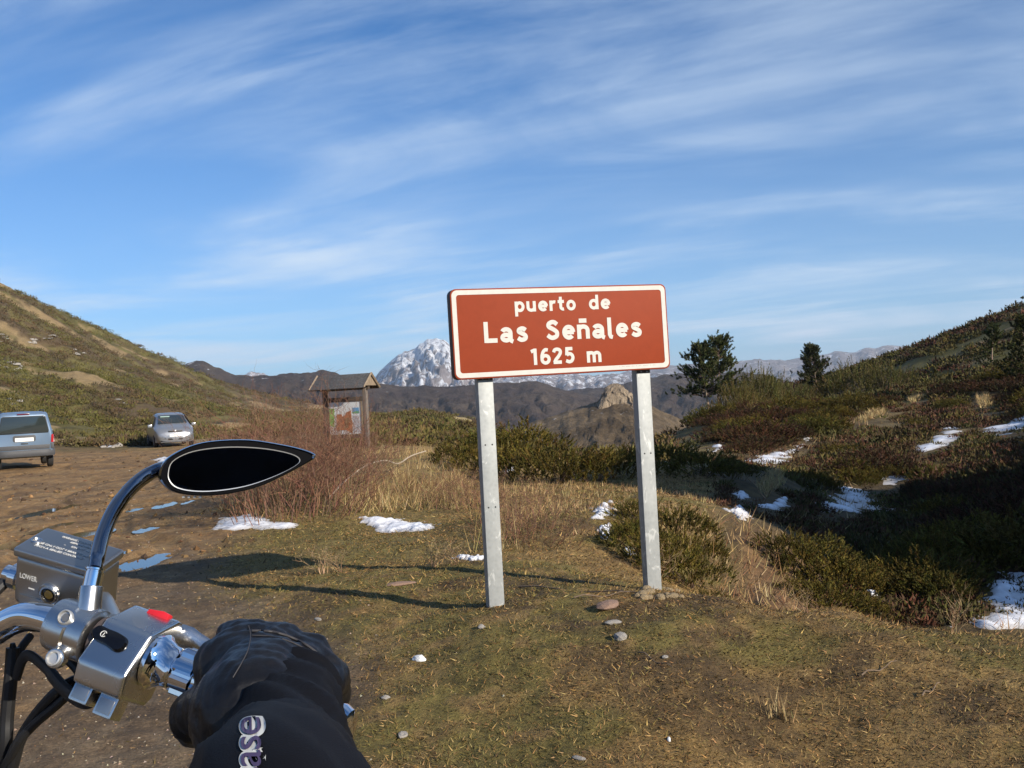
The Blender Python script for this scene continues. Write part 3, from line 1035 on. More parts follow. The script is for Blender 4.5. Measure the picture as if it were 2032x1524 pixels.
print_area('text_column', [(0.28, 0.55), (0.50, 0.55), (0.50, 1.06), (0.28, 1.06)], (0.45, 0.44, 0.47), 0.25)

# ------------------------------------------------------------------ vehicles
M_TYRE = simple('tyre rubber', (0.022, 0.021, 0.02), 0.85, var=0.3, scale=20)
M_RIM = simple('alloy rim', (0.42, 0.42, 0.43), 0.35, 0.8)
M_GLASS = simple('tinted car glass', (0.028, 0.036, 0.036), 0.06, 0.0, coat=0.5)
M_TRIM = simple('dark grey plastic', (0.055, 0.056, 0.06), 0.6, var=0.15)
M_BLACK = simple('black plastic', (0.012, 0.012, 0.013), 0.45)
M_REDLAMP = simple('red lamp', (0.40, 0.02, 0.025), 0.15, coat=0.6)
M_LAMP = simple('clear lamp', (0.55, 0.57, 0.60), 0.08, 0.5, coat=0.8)
M_PLATE = simple('white plate', (0.75, 0.74, 0.70), 0.45)
M_SEAT = simple('seat cloth', (0.06, 0.06, 0.065), 0.9)


def paint(name, c, metal=0.35):
    t = NT(name)
    d = t.noise(5, 5, 0.7)
    t.set('Base Color', t.mix(t.ramp(d, (0.52, 0.0), (0.75, 0.35)), c, (0.22, 0.18, 0.13)))
    t.set('Metallic', metal).set('Roughness', 0.32).set('Coat Weight', 0.6).set('Coat Roughness', 0.12)
    return t.m


M_BLUE = paint('pale blue metallic paint', (0.17, 0.25, 0.36))
M_SILVER = paint('silver metallic paint', (0.28, 0.295, 0.32), 0.5)


def ring_section(zb, ws, wb, zbelt, wr, zr):
    half = [(0, zb), (ws * 0.86, zb), (ws * 0.97, zb + 0.05), (ws, zb + 0.14), ((ws + wb) / 2 + 0.012, (zb + zbelt) / 2), (wb, zbelt - 0.06), (wb - 0.012, zbelt)]
    top = zr - zbelt
    for f in (0.25, 0.5, 0.75):
        half.append((wb + (wr - wb) * f ** 1.15, zbelt + top * f * 0.93))
    half += [(wr + 0.004, zr - 0.07 * min(1, top / 0.3)), (wr - 0.035, zr - 0.022 * min(1, top / 0.3)), (wr * 0.80, zr - 0.004), (0, zr + 0.012)]
    return half


def car_body(stations, mat, parent):
    rows = []
    for y, *sec in stations:
        h = ring_section(*sec)
        rows.append([Vector((x, y, z)) for x, z in h] + [Vector((-x, y, z)) for x, z in reversed(h[1:-1])])
    return MB().quadgrid(rows, closed=True, cap0=True, cap1=True).build('body', mat, parent, angle=48)


def wheel(parent, x, y, r, w=0.19):
    s = 1 if x > 0 else -1
    t_ = MB().lathe((x - s * w, y, r), (s, 0, 0), [(0, r * 0.6), (0.01, r * 0.93), (0.04, r), (w - 0.04, r), (w - 0.01, r * 0.93), (w, r * 0.66)], 24).build('wheel', M_TYRE, parent)
    rim_ = MB()
    rim_.lathe((x - s * 0.02, y, r), (s, 0, 0), [(0, r * 0.62), (0.022, r * 0.62), (0.012, r * 0.54), (0.012, r * 0.1), (0.02, r * 0.08)], 20)
    for k in range(5):
        a = 2 * math.pi * k / 5
        rim_.box((x - s * 0.002, y + math.cos(a) * r * 0.34, r + math.sin(a) * r * 0.34), (0.012, r * 0.5, r * 0.12), Matrix.Rotation(a, 3, 'X'))
    rim_.build('rim', M_RIM, t_, smooth=False)
    return t_


def panel_on(name, pts, mat, parent, thick=0.012, bevel=0.004):
    """a bevelled plate through 3-D points (convex outline), extruded along its normal"""
    pts = [Vector(p) for p in pts]
    n = Vector((0, 0, 0))
    for i in range(len(pts)):
        a, b = pts[i], pts[(i + 1) % len(pts)]
        n += a.cross(b)
    n.normalize()
    m = MB()
    a = [m.bm.verts.new(p + n * thick * 0.5) for p in pts]
    b = [m.bm.verts.new(p - n * thick * 0.5) for p in pts]
    m.bm.faces.new(a)
    m.bm.faces.new(list(reversed(b)))
    for i in range(len(pts)):
        j = (i + 1) % len(pts)
        m.bm.faces.new((a[i], b[i], b[j], a[j]))
    return m.build(name, mat, parent, bevel=bevel)


# blue van, seen from behind
vp = at(51, 931, 32.0)
van = empty('parked_van', (vp.x, vp.y, H(vp.x, vp.y) + 0.01), rad(29))
tag(van, 'pale blue van with a grey bumper parked on the mud, rear towards the sign', 'van')
car_body([(0.00, 0.46, 0.79, 0.80, 1.02, 0.655, 1.70), (0.05, 0.42, 0.83, 0.845, 1.02, 0.69, 1.76), (0.25, 0.34, 0.85, 0.862, 1.02, 0.705, 1.80), (1.4, 0.30, 0.855, 0.87, 1.02, 0.71, 1.83),
          (2.45, 0.30, 0.855, 0.87, 1.02, 0.70, 1.81), (2.75, 0.30, 0.855, 0.87, 1.02, 0.69, 1.72), (3.25, 0.30, 0.85, 0.86, 1.0, 0.70, 1.22), (3.45, 0.32, 0.84, 0.85, 0.94, 0.70, 1.10), (3.95, 0.36, 0.79, 0.80, 0.82, 0.62, 0.93), (4.10, 0.42, 0.70, 0.72, 0.70, 0.52, 0.76)], M_BLUE, van)
rw = [(-0.68, 1.13), (0.68, 1.13), (0.70, 1.20), (0.625, 1.62), (0.57, 1.66), (-0.57, 1.66), (-0.625, 1.62), (-0.70, 1.20)]
seal = MB().prism([(x * 1.03, (z - 1.39) * 1.06 + 1.39) for x, z in rw], (0, -0.012, 0), (1, 0, 0), (0, 0, 1), (0, 0.03, 0)).build('rear_window', M_BLACK, van, bevel=0.006)
MB().prism(rw, (0, -0.022, 0), (1, 0, 0), (0, 0, 1), (0, 0.012, 0)).build('pane', M_GLASS, seal, bevel=0.003)
MB().box((-0.04, -0.028, 1.145), (0.62, 0.014, 0.022)).build('wiper', M_BLACK, van)
MB().prism(rrect(0.66, 0.20, 0.06, 4), (0, -0.010, 0.96), (1, 0, 0), (0, 0, 1), (0, 0.02, 0)).build('plate_recess', M_TRIM, van, bevel=0.004)
MB().prism(rrect(0.54, 0.12, 0.01, 3), (0, -0.022, 0.925), (1, 0, 0), (0, 0, 1), (0, 0.012, 0)).build('number_plate', M_PLATE, van, smooth=False)
MB().box((0.0, -0.012, 0.80), (0.20, 0.02, 0.035)).build('tailgate_handle', M_BLACK, van, bevel=0.004)
MB().prism([(-0.72, 0.60), (0.72, 0.60), (0.735, 0.74), (-0.735, 0.74)], (0, -0.012, 0), (1, 0, 0), (0, 0, 1), (0, 0.03, 0)).build('lower_panel', M_TRIM, van, bevel=0.008)
for s in (-1, 1):
    pts = [(s * 0.76, -0.014, 0.80), (s * 0.835, 0.02, 0.80), (s * 0.868, 0.14, 0.80), (s * 0.868, 0.14, 1.02), (s * 0.835, 0.02, 1.06), (s * 0.78, -0.014, 1.05)]
    m = MB()
    for dz in ():
        pass
    rows = [[Vector(p) + Vector((s * 0.01, -0.012, 0)) for p in pts[:3]], [Vector(p) + Vector((s * 0.01, -0.012, 0)) for p in reversed(pts[3:])]]
    m.quadgrid(rows)
    m.quadgrid([[Vector((p.x - s * 0.05, p.y + 0.05, p.z)) for p in r] for r in rows])
    m.build('tail_lamp', M_REDLAMP, van)
    MB().box((s * 0.805, 0.03, 0.69), (0.10, 0.10, 0.18)).build('corner_trim', M_TRIM, van, bevel=0.02)
MB().box((0, -0.02, 1.735), (0.36, 0.04, 0.035)).build('brake_lamp', simple('dark red lamp', (0.13, 0.015, 0.03), 0.2), van, bevel=0.006)
bmp = []
for x in np.linspace(-0.885, 0.885, 13):
    yy = -0.075 + 0.14 * (abs(x) / 0.885) ** 6
    bmp.append([Vector((x, yy + dy, z)) for dy, z in ((0.12, 0.38), (0.02, 0.38), (0.0, 0.43), (0.0, 0.53), (0.025, 0.585), (0.14, 0.585))])
MB().quadgrid(bmp, closed=True, cap0=True, cap1=True).build('rear_bumper', M_TRIM, van)
for s in (-1, 1):
    for y in (0.62, 3.32):
        wheel(van, s * 0.855, y, 0.31)
    MB().box((s * 0.97, 2.72, 1.12), (0.17, 0.09, 0.17)).build('wing_mirror', M_BLACK, van, bevel=0.03)
    panel_on('side_window', [(s * 0.852, 0.35, 1.12), (s * 0.852, 1.30, 1.12), (s * 0.735, 1.30, 1.66), (s * 0.735, 0.42, 1.62)], M_GLASS, van)
    panel_on('side_window', [(s * 0.852, 1.42, 1.12), (s * 0.852, 2.75, 1.12), (s * 0.745, 2.42, 1.66), (s * 0.735, 1.42, 1.66)], M_GLASS, van)
    MB().tube([(s * 0.62, 0.35, 1.80), (s * 0.62, 0.45, 1.855), (s * 0.62, 2.1, 1.875), (s * 0.62, 2.2, 1.82)], 0.016, 6).build('roof_rail', M_BLACK, van)
panel_on('windscreen', [(-0.66, 3.22, 1.24), (0.66, 3.22, 1.24), (0.60, 2.76, 1.73), (-0.60, 2.76, 1.73)], M_GLASS, van)

# silver car, seen from the front
cp_ = at(338, 886, 49.0)
car = empty('parked_car', (cp_.x, cp_.y, H(cp_.x, cp_.y) + 0.01), rad(-161.4 + 7))
tag(car, 'silver family car parked facing the sign at the foot of the hill', 'car')
# local +y is forward; nose at y = +2.15
car_body([(-2.15, 0.50, 0.70, 0.72, 0.90, 0.52, 1.35), (-2.02, 0.36, 0.80, 0.83, 0.92, 0.56, 1.46), (-1.5, 0.24, 0.86, 0.895, 0.95, 0.60, 1.56), (-0.3, 0.20, 0.87, 0.905, 0.95, 0.62, 1.60), (0.30, 0.20, 0.87, 0.905, 0.94, 0.62, 1.57),
          (0.60, 0.20, 0.87, 0.905, 0.93, 0.61, 1.47), (1.32, 0.20, 0.87, 0.90, 0.90, 0.66, 1.05), (1.50, 0.21, 0.865, 0.89, 0.86, 0.66, 0.98), (1.90, 0.24, 0.82, 0.84, 0.74, 0.62, 0.87), (2.05, 0.25, 0.76, 0.78, 0.66, 0.56, 0.78), (2.15, 0.28, 0.66, 0.68, 0.56, 0.48, 0.66)], M_SILVER, car)
panel_on('windscreen', [(0.60, 1.285, 1.085), (-0.60, 1.285, 1.085), (-0.66, 1.24, 1.10), (-0.565, 0.62, 1.475), (0.565, 0.62, 1.475), (0.66, 1.24, 1.10)], M_GLASS, car, 0.03)
MB().box((0.28, 0.80, 1.42), (0.42, 0.02, 0.05)).build('sun_strip', simple('pale green strip', (0.30, 0.42, 0.38), 0.3), car)
GY = 2.150
MB().prism(rrect(0.62, 0.085, 0.035, 4), (0, GY - 0.10, 0.715), (1, 0, 0), (0, 0, 1), (0, 0.10, 0)).build('upper_grille', M_BLACK, car, bevel=0.004)
MB().lathe((0, GY + 0.0, 0.725), (0, 1, 0), [(0, 0.045), (0.012, 0.045), (0.016, 0.03)], 16).build('badge', M_RIM, car)
MB().prism(rrect(0.66, 0.09, 0.02, 4), (0, GY - 0.08, 0.36), (1, 0, 0), (0, 0, 1), (0, 0.10, 0)).build('lower_grille', M_BLACK, car, bevel=0.004)
MB().prism(rrect(0.52, 0.115, 0.01, 3), (0, GY + 0.012, 0.525), (1, 0, 0), (0, 0, 1), (0, 0.012, 0)).build('number_plate', M_PLATE, car, smooth=False)
fb = []
for x in np.linspace(-0.86, 0.86, 15):
    yy = 2.17 - 0.34 * (abs(x) / 0.86) ** 3.2
    fb.append([Vector((x, yy - 0.3, 0.24)), Vector((x, yy - 0.03, 0.22)), Vector((x, yy, 0.30)), Vector((x, yy + 0.004, 0.50)), Vector((x, yy - 0.03, 0.64)), Vector((x, yy - 0.3, 0.66))])
MB().quadgrid(fb, closed=True, cap0=True, cap1=True).build('front_bumper', M_SILVER, car)
MB().box((0, 2.07, 0.225), (1.36, 0.20, 0.05)).build('front_skirt', M_TRIM, car, bevel=0.01)
for s in (-1, 1):
    panel_on('headlamp', [(s * 0.45, 2.10, 0.66), (s * 0.66, 2.02, 0.665), (s * 0.79, 1.87, 0.70), (s * 0.76, 1.80, 0.83), (s * 0.60, 1.96, 0.80)], M_LAMP, car, 0.04, 0.01)
    panel_on('fog_recess', [(s * 0.44, 2.150, 0.37), (s * 0.70, 2.02, 0.37), (s * 0.72, 2.00, 0.46), (s * 0.46, 2.145, 0.45)], M_BLACK, car, 0.03)
    MB().box((s * 1.0, 1.0, 1.0), (0.20, 0.10, 0.14)).build('wing_mirror', M_SILVER, car, bevel=0.035)
    for y in (-1.32, 1.32):
        wheel(car, s * 0.90, y, 0.32)
    panel_on('side_window', [(s * 0.893, -0.25, 0.99), (s * 0.893, 1.15, 0.97), (s * 0.70, 0.42, 1.45), (s * 0.675, -0.25, 1.50)], M_GLASS, car)
    panel_on('side_window', [(s * 0.893, -1.55, 1.0), (s * 0.893, -0.35, 0.99), (s * 0.675, -0.35, 1.50), (s * 0.67, -1.35, 1.47)], M_GLASS, car)

# ------------------------------------------------------------------ the motorcycle
t = NT('chrome')
t.set('Base Color', (0.88, 0.88, 0.90)).set('Metallic', 1.0)
t.set('Roughness', t.ramp(t.noise(60, 4), (0.4, 0.03), (0.8, 0.09)))
M_CHROME = t.m
M_DARKCHROME = NT('darkened chrome').set('Base Color', (0.30, 0.30, 0.32)).set('Metallic', 1.0).set('Roughness', 0.05).m  # chrome darkened in colour, standing in for the dark surroundings it reflects


def alu(name, c, rough):
    t = NT(name)
    n = t.noise(30, 4, 0.5)
    t.set('Base Color', tuple(c)).set('Metallic', 1.0)
    t.set('Roughness', t.ramp(n, (0.3, rough * 0.92), (0.7, rough * 1.08)))
    return t.m


M_ALU = alu('polished aluminium', (0.66, 0.65, 0.63), 0.27)
M_CAST = alu('brushed cast aluminium', (0.46, 0.45, 0.43), 0.38)
M_RUBBER = simple('black rubber', (0.012, 0.012, 0.013), 0.55, var=0.2, bump=0.1)
M_GLOSSBLACK = simple('gloss black', (0.004, 0.004, 0.005), 0.08)
M_BEZEL = NT('black bezel').set('Base Color', (0.003, 0.003, 0.004)).set('Roughness', 0.6).set('Specular IOR Level', 0.08).m
M_REDSW = simple('red switch', (0.62, 0.02, 0.03), 0.35)
M_WHITEINK = simple('white ink', (0.72, 0.72, 0.70), 0.6)
M_PALEMETAL = simple('pale metal edge', (0.55, 0.55, 0.54), 0.35, 0.6)
M_AMBER = simple('amber sight glass', (0.10, 0.07, 0.02), 0.1, coat=0.6)
M_FLUID = simple('dark fluid', (0.015, 0.012, 0.006), 0.1)
M_MIRROR = NT('mirror glass').set('Base Color', (0.55, 0.57, 0.60)).set('Metallic', 1.0).set('Roughness', 0.02).m
M_PAINTBLACK = simple('black tank paint', (0.01, 0.01, 0.012), 0.15, coat=1.0)

bike = empty('motorcycle', (-0.68, 0.5, 0.0))
tag(bike, 'chrome handlebar, cat-eye mirror and right grip of a black motorcycle', 'motorcycle')
bike_inv = Matrix.Translation(-bike.location)


def bp(o, parent=None):
    """bike part built in world coordinates"""
    o.data.transform(bike_inv)
    o.parent = parent or bike
    return o


A_, E_ = at(150, 1250, 0.83), at(672, 1452, 0.775)
ax = (E_ - A_).normalized()
_mid = (A_ + E_) / 2
an = (Vector((0, 0, EYE)) - _mid)
an = (an - ax * an.dot(ax)).normalized()
au = an.cross(ax).normalized()


def bar(px, n=0.0, u=0.0):
    """point on the bar axis below picture column px, moved towards the rider (n) and up (u)"""
    lo, hi = -1.0, 2.5
    RT = CAM_R.transposed()
    for _ in range(50):
        m_ = (lo + hi) / 2
        q = RT @ (A_ + (E_ - A_) * m_ - Vector((0, 0, EYE)))
        if q.x / -q.z * FPX + CX < px:
            lo = m_
        else:
            hi = m_
    return A_ + (E_ - A_) * lo + an * n + au * u


def spline(pts, n=8):
    pts = [Vector(p) for p in pts]
    out = []
    for i in range(len(pts) - 1):
        p0, p1, p2, p3 = pts[max(i - 1, 0)], pts[i], pts[i + 1], pts[min(i + 2, len(pts) - 1)]
        for k in range(n):
            s = k / n
            out.append(0.5 * ((2 * p1) + (p2 - p0) * s + (2 * p0 - 5 * p1 + 4 * p2 - p3) * s * s + (3 * p1 - p0 - 3 * p2 + p3) * s ** 3))
    out.append(pts[-1])
    return out


# handlebar tube: right grip, bend, riser and the mirrored left half
CXB = -0.68
right = [E_, bar(500), bar(330), bar(170), at(95, 1228, 0.845), at(40, 1226, 0.86), at(-20, 1262, 0.87), at(-75, 1330, 0.88), Vector((CXB + 0.10, 0.90, 1.00)), Vector((CXB + 0.07, 0.89, 0.985))]
left = [Vector((2 * CXB - p.x, p.y, p.z)) for p in reversed(right)]
hb = spline(right + left, 8)
bp(MB().tube(hb, 0.0125, 20).build('handlebar', M_CHROME))

# brake master cylinder: clamp, body, reservoir
clampo = bp(MB().lathe(bar(112), ax, [(0, 0.0175), (0.002, 0.0215), (0.006, 0.0225), (0.021, 0.0225), (0.0225, 0.0210), (0.024, 0.0225), (0.038, 0.0225), (0.040, 0.0190)], 32, up=au).build('clamp', M_ALU))
ear = MB().tube([bar(148, 0.012, 0.004), bar(150, 0.0215, 0.006)], [0.0085, 0.0085], 16).build('clamp_ear', M_ALU, bevel=0.001)
bp(ear, clampo)
bp(MB().lathe(bar(150, 0.0208, 0.006), an, [(0, 0.0062), (0.003, 0.0062), (0.004, 0.0052), (0.0015, 0.0042), (0.001, 0.001)], 18).build('clamp_bolt', M_PALEMETAL), clampo)
bp(MB().lathe(bar(151, 0.0208, 0.006), an, [(0.001, 0.0040), (0.0022, 0.0036)], 6).build('bolt_socket', M_BOLT, smooth=False), clampo)
bp(MB().tube([bar(158, 0.010, -0.024), bar(160, 0.017, -0.0255)], [0.0085, 0.0078], 16).build('clamp_ear', M_ALU, bevel=0.001), clampo)
bp(MB().lathe(bar(160, 0.0165, -0.0255), an, [(0, 0.0062), (0.003, 0.0062), (0.0035, 0.005), (0.0015, 0.004), (0.001, 0.001)], 18).build('clamp_bolt', M_PALEMETAL), clampo)
# mirror boss, nut and stem
b0, b1 = bar(166, 0.004, 0.010), at(182, 1163, 0.835)
bp(MB().tube([b0, b0.lerp(b1, 0.5), b1], [0.0115, 0.0095, 0.0092], 24).build('mirror_boss', M_ALU, bevel=0.0008), clampo)
b2 = at(187, 1140, 0.838)
n_dir = (b2 - b1).normalized()
bp(MB().lathe(b1 - n_dir * 0.001, n_dir, [(0, 0.0074), (0.0125, 0.0074), (0.0127, 0.0068), (0.0140, 0.0068), (0.0142, 0.0080), (0.0158, 0.0080), (0.016, 0.0068)], 24).build('lock_nut', M_CHROME), clampo)

mirror = bp(MB().tube(spline([at(189, 1130, 0.842), at(193, 1106, 0.85), at(204, 1063, 0.872), at(227, 1012, 0.90), at(263, 966, 0.93), at(305, 936, 0.955), at(345, 925, 0.985)], 7),
                      [0.0070] * 6 + [0.0078] * 18 + [0.0074] * 10 + [0.0070] * 9, 18, flat=0.8).build('mirror', M_DARKCHROME))
mirror.name = 'mirror'
MC = at(468, 932, 0.965)
mzn = (Vector((-0.022, 0, EYE - 0.045)) - MC).normalized()
mex = (at(622, 905, 0.965) - at(318, 945, 0.965))
mex = (mex - mzn * mex.dot(mzn)).normalized()
mey = mzn.cross(mex)


def on_mirror(px, py, lift=0.0, k=1.0):
    d = at(px, py, 1.0) - Vector((0, 0, EYE))
    s = (MC - Vector((0, 0, EYE))).dot(mzn) / d.dot(mzn)
    p = Vector((0, 0, EYE)) + d * s
    return MC + (p - MC) * k + mzn * lift


def closed_spline(px, n=4):
    v = [Vector((p[0], p[1], 0)) for p in px]
    m = len(v)
    out = []
    for i in range(m):
        p0, p1, p2, p3 = v[i - 1], v[i], v[(i + 1) % m], v[(i + 2) % m]
        for k in range(n):
            s = k / n
            out.append(0.5 * ((2 * p1) + (p2 - p0) * s + (2 * p0 - 5 * p1 + 4 * p2 - p3) * s * s + (3 * p1 - p0 - 3 * p2 + p3) * s ** 3))
    return [(p.x, p.y) for p in out]


house = closed_spline([(314, 943), (321, 922), (341, 903), (381, 884), (426, 875), (494, 873), (561, 883), (600, 892), (621, 900), (625, 906), (616, 915), (561, 945), (516, 965), (471, 977), (426, 983), (381, 983), (341, 975), (320, 958)])
glass = closed_spline([(333, 939), (341, 916), (373, 898), (417, 889), (471, 886), (530, 890), (578, 900), (596, 912), (584, 926), (539, 948), (485, 966), (426, 975), (381, 975), (350, 968), (336, 955)])
glass2 = [((x - 464) * 0.985 + 464, (y - 930) * 0.955 + 930) for x, y in glass]
hx, hy = 466, 931
rows = [[on_mirror(x, y, 0.000, 0.965) for x, y in house], [on_mirror(x, y, 0.0015, 0.99) for x, y in house], [on_mirror(x, y, -0.002, 1.012) for x, y in house],
        [on_mirror(x, y, -0.009, 1.0) for x, y in house], [on_mirror(x, y, -0.020, 0.86) for x, y in house], [on_mirror(x, y, -0.028, 0.6) for x, y in house], [on_mirror(x, y, -0.031, 0.2) for x, y in house]]
shell = bp(MB().quadgrid(rows, closed=True, cap1=True).build('mirror_shell', M_DARKCHROME, angle=70), mirror)
bp(MB().prism(house, (0, 0, 0), (0, 0, 0), (0, 0, 0), (0, 0, 0)).build('x', M_BEZEL), mirror) if False else None
m_ = MB()
m_.quadgrid([[on_mirror(x, y, 0.0004, 0.968) for x, y in house], [on_mirror(x, y, -0.0006) for x, y in glass]], closed=False) if len(house) == len(glass) else None
m_.bm.free()
m_ = MB()
m_.bm.faces.new([m_.bm.verts.new(on_mirror(x, y, -0.0006, 0.967)) for x, y in house])
bp(m_.build('bezel', M_BEZEL, smooth=False), mirror)
bp(MB().quadgrid([[on_mirror(x, y, -0.0004) for x, y in glass], [on_mirror(x, y, 0.0012, 0.997) for x, y in glass], [on_mirror(x, y, 0.0010) for x, y in glass2], [on_mirror(x, y, -0.0003, 0.998) for x, y in glass2]], closed=True).build('gasket', M_PALEMETAL, angle=60), mirror)
m_ = MB()
m_.bm.faces.new([m_.bm.verts.new(on_mirror(x, y, 0.0004)) for x, y in glass2])
bp(m_.build('mirror_glass', M_MIRROR, smooth=False), mirror)
for k in range(4):
    bp(MB().box(on_mirror(364 + 11 * k, 987, -0.004), (0.0022, 0.003, 0.0015)).build('shell_vent', M_PALEMETAL), mirror)

# reservoir
r_tl, r_bl, r_tr = at(39, 1097, 0.878), at(24, 1196, 0.894), at(188, 1141, 0.868)
rl = (r_tr - r_tl).normalized()
ru = (r_tl - r_bl)
ru = (ru - rl * ru.dot(rl)).normalized()
rn = ru.cross(rl) * -1.0
if rn.dot(Vector((0, 0, EYE)) - r_tl) < 0:
    rn = -rn
RLEN, RHT, RDP = 0.076, 0.048, 0.044
rc = r_bl + rl * RLEN / 2 + ru * RHT / 2 - rn * RDP / 2
rm = Matrix((rl, rn, ru)).transposed()
res = bp(MB().box(rc, (RLEN, RDP, RHT), rm).build('brake_reservoir', M_CAST, bevel=0.0065, seg=4))
capc = rc + ru * (RHT / 2 + 0.0030)
cap_ = bp(MB().box(capc, (RLEN + 0.003, RDP + 0.003, 0.0085), rm).build('reservoir_cap', M_CAST, bevel=0.0034, seg=4), res)
bp(MB().box(rc - ru * (RHT / 2 - 0.006) + rn * (RDP / 2), (RLEN - 0.014, 0.003, 0.012), rm).build('lower_ledge', M_CAST, bevel=0.0012), res)
captop = capc + ru * 0.00425
for cx_ in (-0.030, 0.030):
    for cy_ in (-0.0,):
        q = captop + rl * cx_ + rn * 0.004
        bp(MB().lathe(q - ru * 0.001, ru, [(0, 0.0048), (0.0022, 0.0048), (0.003, 0.0038), (0.0012, 0.0026)], 16).build('cap_screw', M_ALU), res)
for body, yy, wd, xx, hh in (('WARNING CLEAN FILLER CAP', -0.0135, 0.042, 0.003, 0.0030), ('BEFORE REMOVING', -0.0085, 0.032, 0.010, 0.0026), ('-   DOT 4   -', -0.0020, 0.032, 0.008, 0.0026), ('USE ONLY DOT 4 BRAKE FLUID', 0.0060, 0.050, -0.003, 0.0030), ('FROM A SEALED CONTAINER', 0.0115, 0.048, -0.003, 0.0030)):
    me = text_mesh('cap_lettering', body, M_WHITEINK, wd, hh, 0.01, 0.0002)
    on_plane(me, captop, rl, -rn, xx, -yy, 0.0001)
    bp(link('cap_lettering', me), cap_)
fcen = rc + rn * (RDP / 2)
me = text_mesh('level_lettering', 'LOWER', M_WHITEINK, 0.0165, 0.0048, 0.0, 0.0002)
on_plane(me, fcen, rl, ru, -0.0235, 0.0035, 0.0002)
bp(link('level_lettering', me), res)
bp(MB().box(fcen - rl * 0.0200 - ru * 0.0045, (0.0055, 0.0006, 0.0010), rm).build('level_mark', M_WHITEINK, smooth=False), res)
sg = fcen - rl * 0.0020 - ru * 0.0040
bp(MB().lathe(sg - rn * 0.001, rn, [(0, 0.0105), (0.002, 0.0105), (0.0035, 0.0095), (0.003, 0.0082), (0.0042, 0.0078), (0.0042, 0.0068), (0.001, 0.0062)], 32).build('sight_ring', M_ALU), res)
bp(MB().lathe(sg, rn, [(0, 0.0064), (0.0016, 0.0064)], 24).build('sight_glass', M_FLUID), res)
bp(MB().lathe(sg + rn * 0.0012, rn, [(0, 0.0044), (0.0012, 0.0038)], 24).build('sight_lens', M_AMBER), res)
# arm that joins reservoir and clamp, brake hose
bp(MB().tube([rc + rl * 0.024 - ru * 0.02, bar(190, -0.012, 0.006), bar(225, -0.018, 0.010)], [0.020, 0.017, 0.012], 16).build('cylinder_body', M_CAST), res)
hose = spline([rc - rl * 0.034 - ru * 0.012, rc - rl * 0.056 - ru * 0.016, at(-25, 1195, 0.90), at(-60, 1290, 0.90), Vector((-0.55, 0.93, 0.95)), Vector((-0.58, 1.05, 0.7))], 6)
bp(MB().tube(hose, 0.0055, 10).build('brake_hose', M_RUBBER))
bp(MB().lathe(rc - rl * 0.037 - ru * 0.012, -rl, [(0, 0.009), (0.008, 0.010), (0.009, 0.012), (0.016, 0.012), (0.017, 0.008), (0.024, 0.008)], 16).build('banjo', M_CHROME))

# switch housing
x0, x1 = bar(211), bar(303)
prof = [(-0.030, 0.028), (-0.022, 0.0355), (-0.014, 0.0355), (0.018, 0.017), (0.029, -0.019), (0.022, -0.036), (-0.024, -0.036), (-0.030, -0.028)]
sw = bp(MB().prism(prof, x0, an, au, x1 - x0).build('switch_housing', M_ALU, bevel=0.0048, seg=4))
sm = Matrix((ax, an, au)).transposed()
LX = (x1 - x0).length
# seam collar between clamp and housing
bp(MB().lathe(x0 - ax * 0.006, ax, [(0, 0.019), (0.008, 0.019)], 24).build('seam_collar', M_STEEL_DARK), sw)
q = bar(264) + au * 0.0335 - an * 0.014
kill = MB()
kill.prism([(-0.0105, -0.002), (0.0105, -0.002), (0.010, 0.0040), (0.004, 0.0048), (-0.009, 0.0026)], q - an * 0.003, ax, au, an * 0.008)
bp(kill.build('engine_stop_switch', M_REDSW, bevel=0.0012), sw)
# starter button sits on the sloping face
fdir = (an * 0.011 - au * 0.036).normalized()
fnrm = (an * 0.036 + au * 0.011).normalized()
fc = bar(240) + an * 0.0225 + au * 0.0035
btn_out = closed_spline([(-0.017, 0.001), (-0.0145, -0.0062), (-0.004, -0.0062), (0.006, -0.0060), (0.0145, -0.0035), (0.0165, 0.004), (0.011, 0.0085), (0.0, 0.0065), (-0.010, 0.0055)], 4)
m_ = MB()
m_.quadgrid([[fc + ax * x * k - fdir * -y * k + fnrm * l for x, y in btn_out] for k, l in ((1.0, -0.003), (1.0, 0.0006), (0.90, 0.0026), (0.5, 0.0036), (0.05, 0.0038))], closed=True, cap1=True)
bp(m_.build('starter_button', M_GLOSSBLACK), sw)
ringp = []
for a in range(30, 331, 15):
    ringp.append(fc - ax * 0.0045 + (ax * math.cos(rad(a)) + fdir * math.sin(rad(a))) * 0.0024 + fnrm * 0.0044)
bp(MB().tube(ringp, 0.0003, 5).build('start_symbol', M_WHITEINK), sw)
bp(MB().tube([fc - ax * 0.0045 + fdir * 0.0016 + fnrm * 0.0044, fc - ax * 0.0040 - fdir * 0.0014 + fnrm * 0.0044], 0.0003, 5).build('start_symbol', M_WHITEINK), sw)
# lower lugs
for sx, dx in ((230, 0.0), (280, 0.003)):
    q = bar(sx) + an * 0.008 - au * (0.040 + dx)
    lug = bp(MB().box(q, (0.017, 0.018, 0.018), sm).build('wire_lug', M_ALU, bevel=0.002), sw)
    bp(MB().box(q + an * 0.0092 - au * 0.001, (0.015, 0.0012, 0.010), sm).build('lug_face', simple('pale plastic', (0.32, 0.33, 0.35), 0.5), lug)) if False else None
    bp(MB().box(q + an * 0.0090 - au * 0.001, (0.0125, 0.0012, 0.011), sm).build('lug_inset', M_CAST, bevel=0.0004), sw)
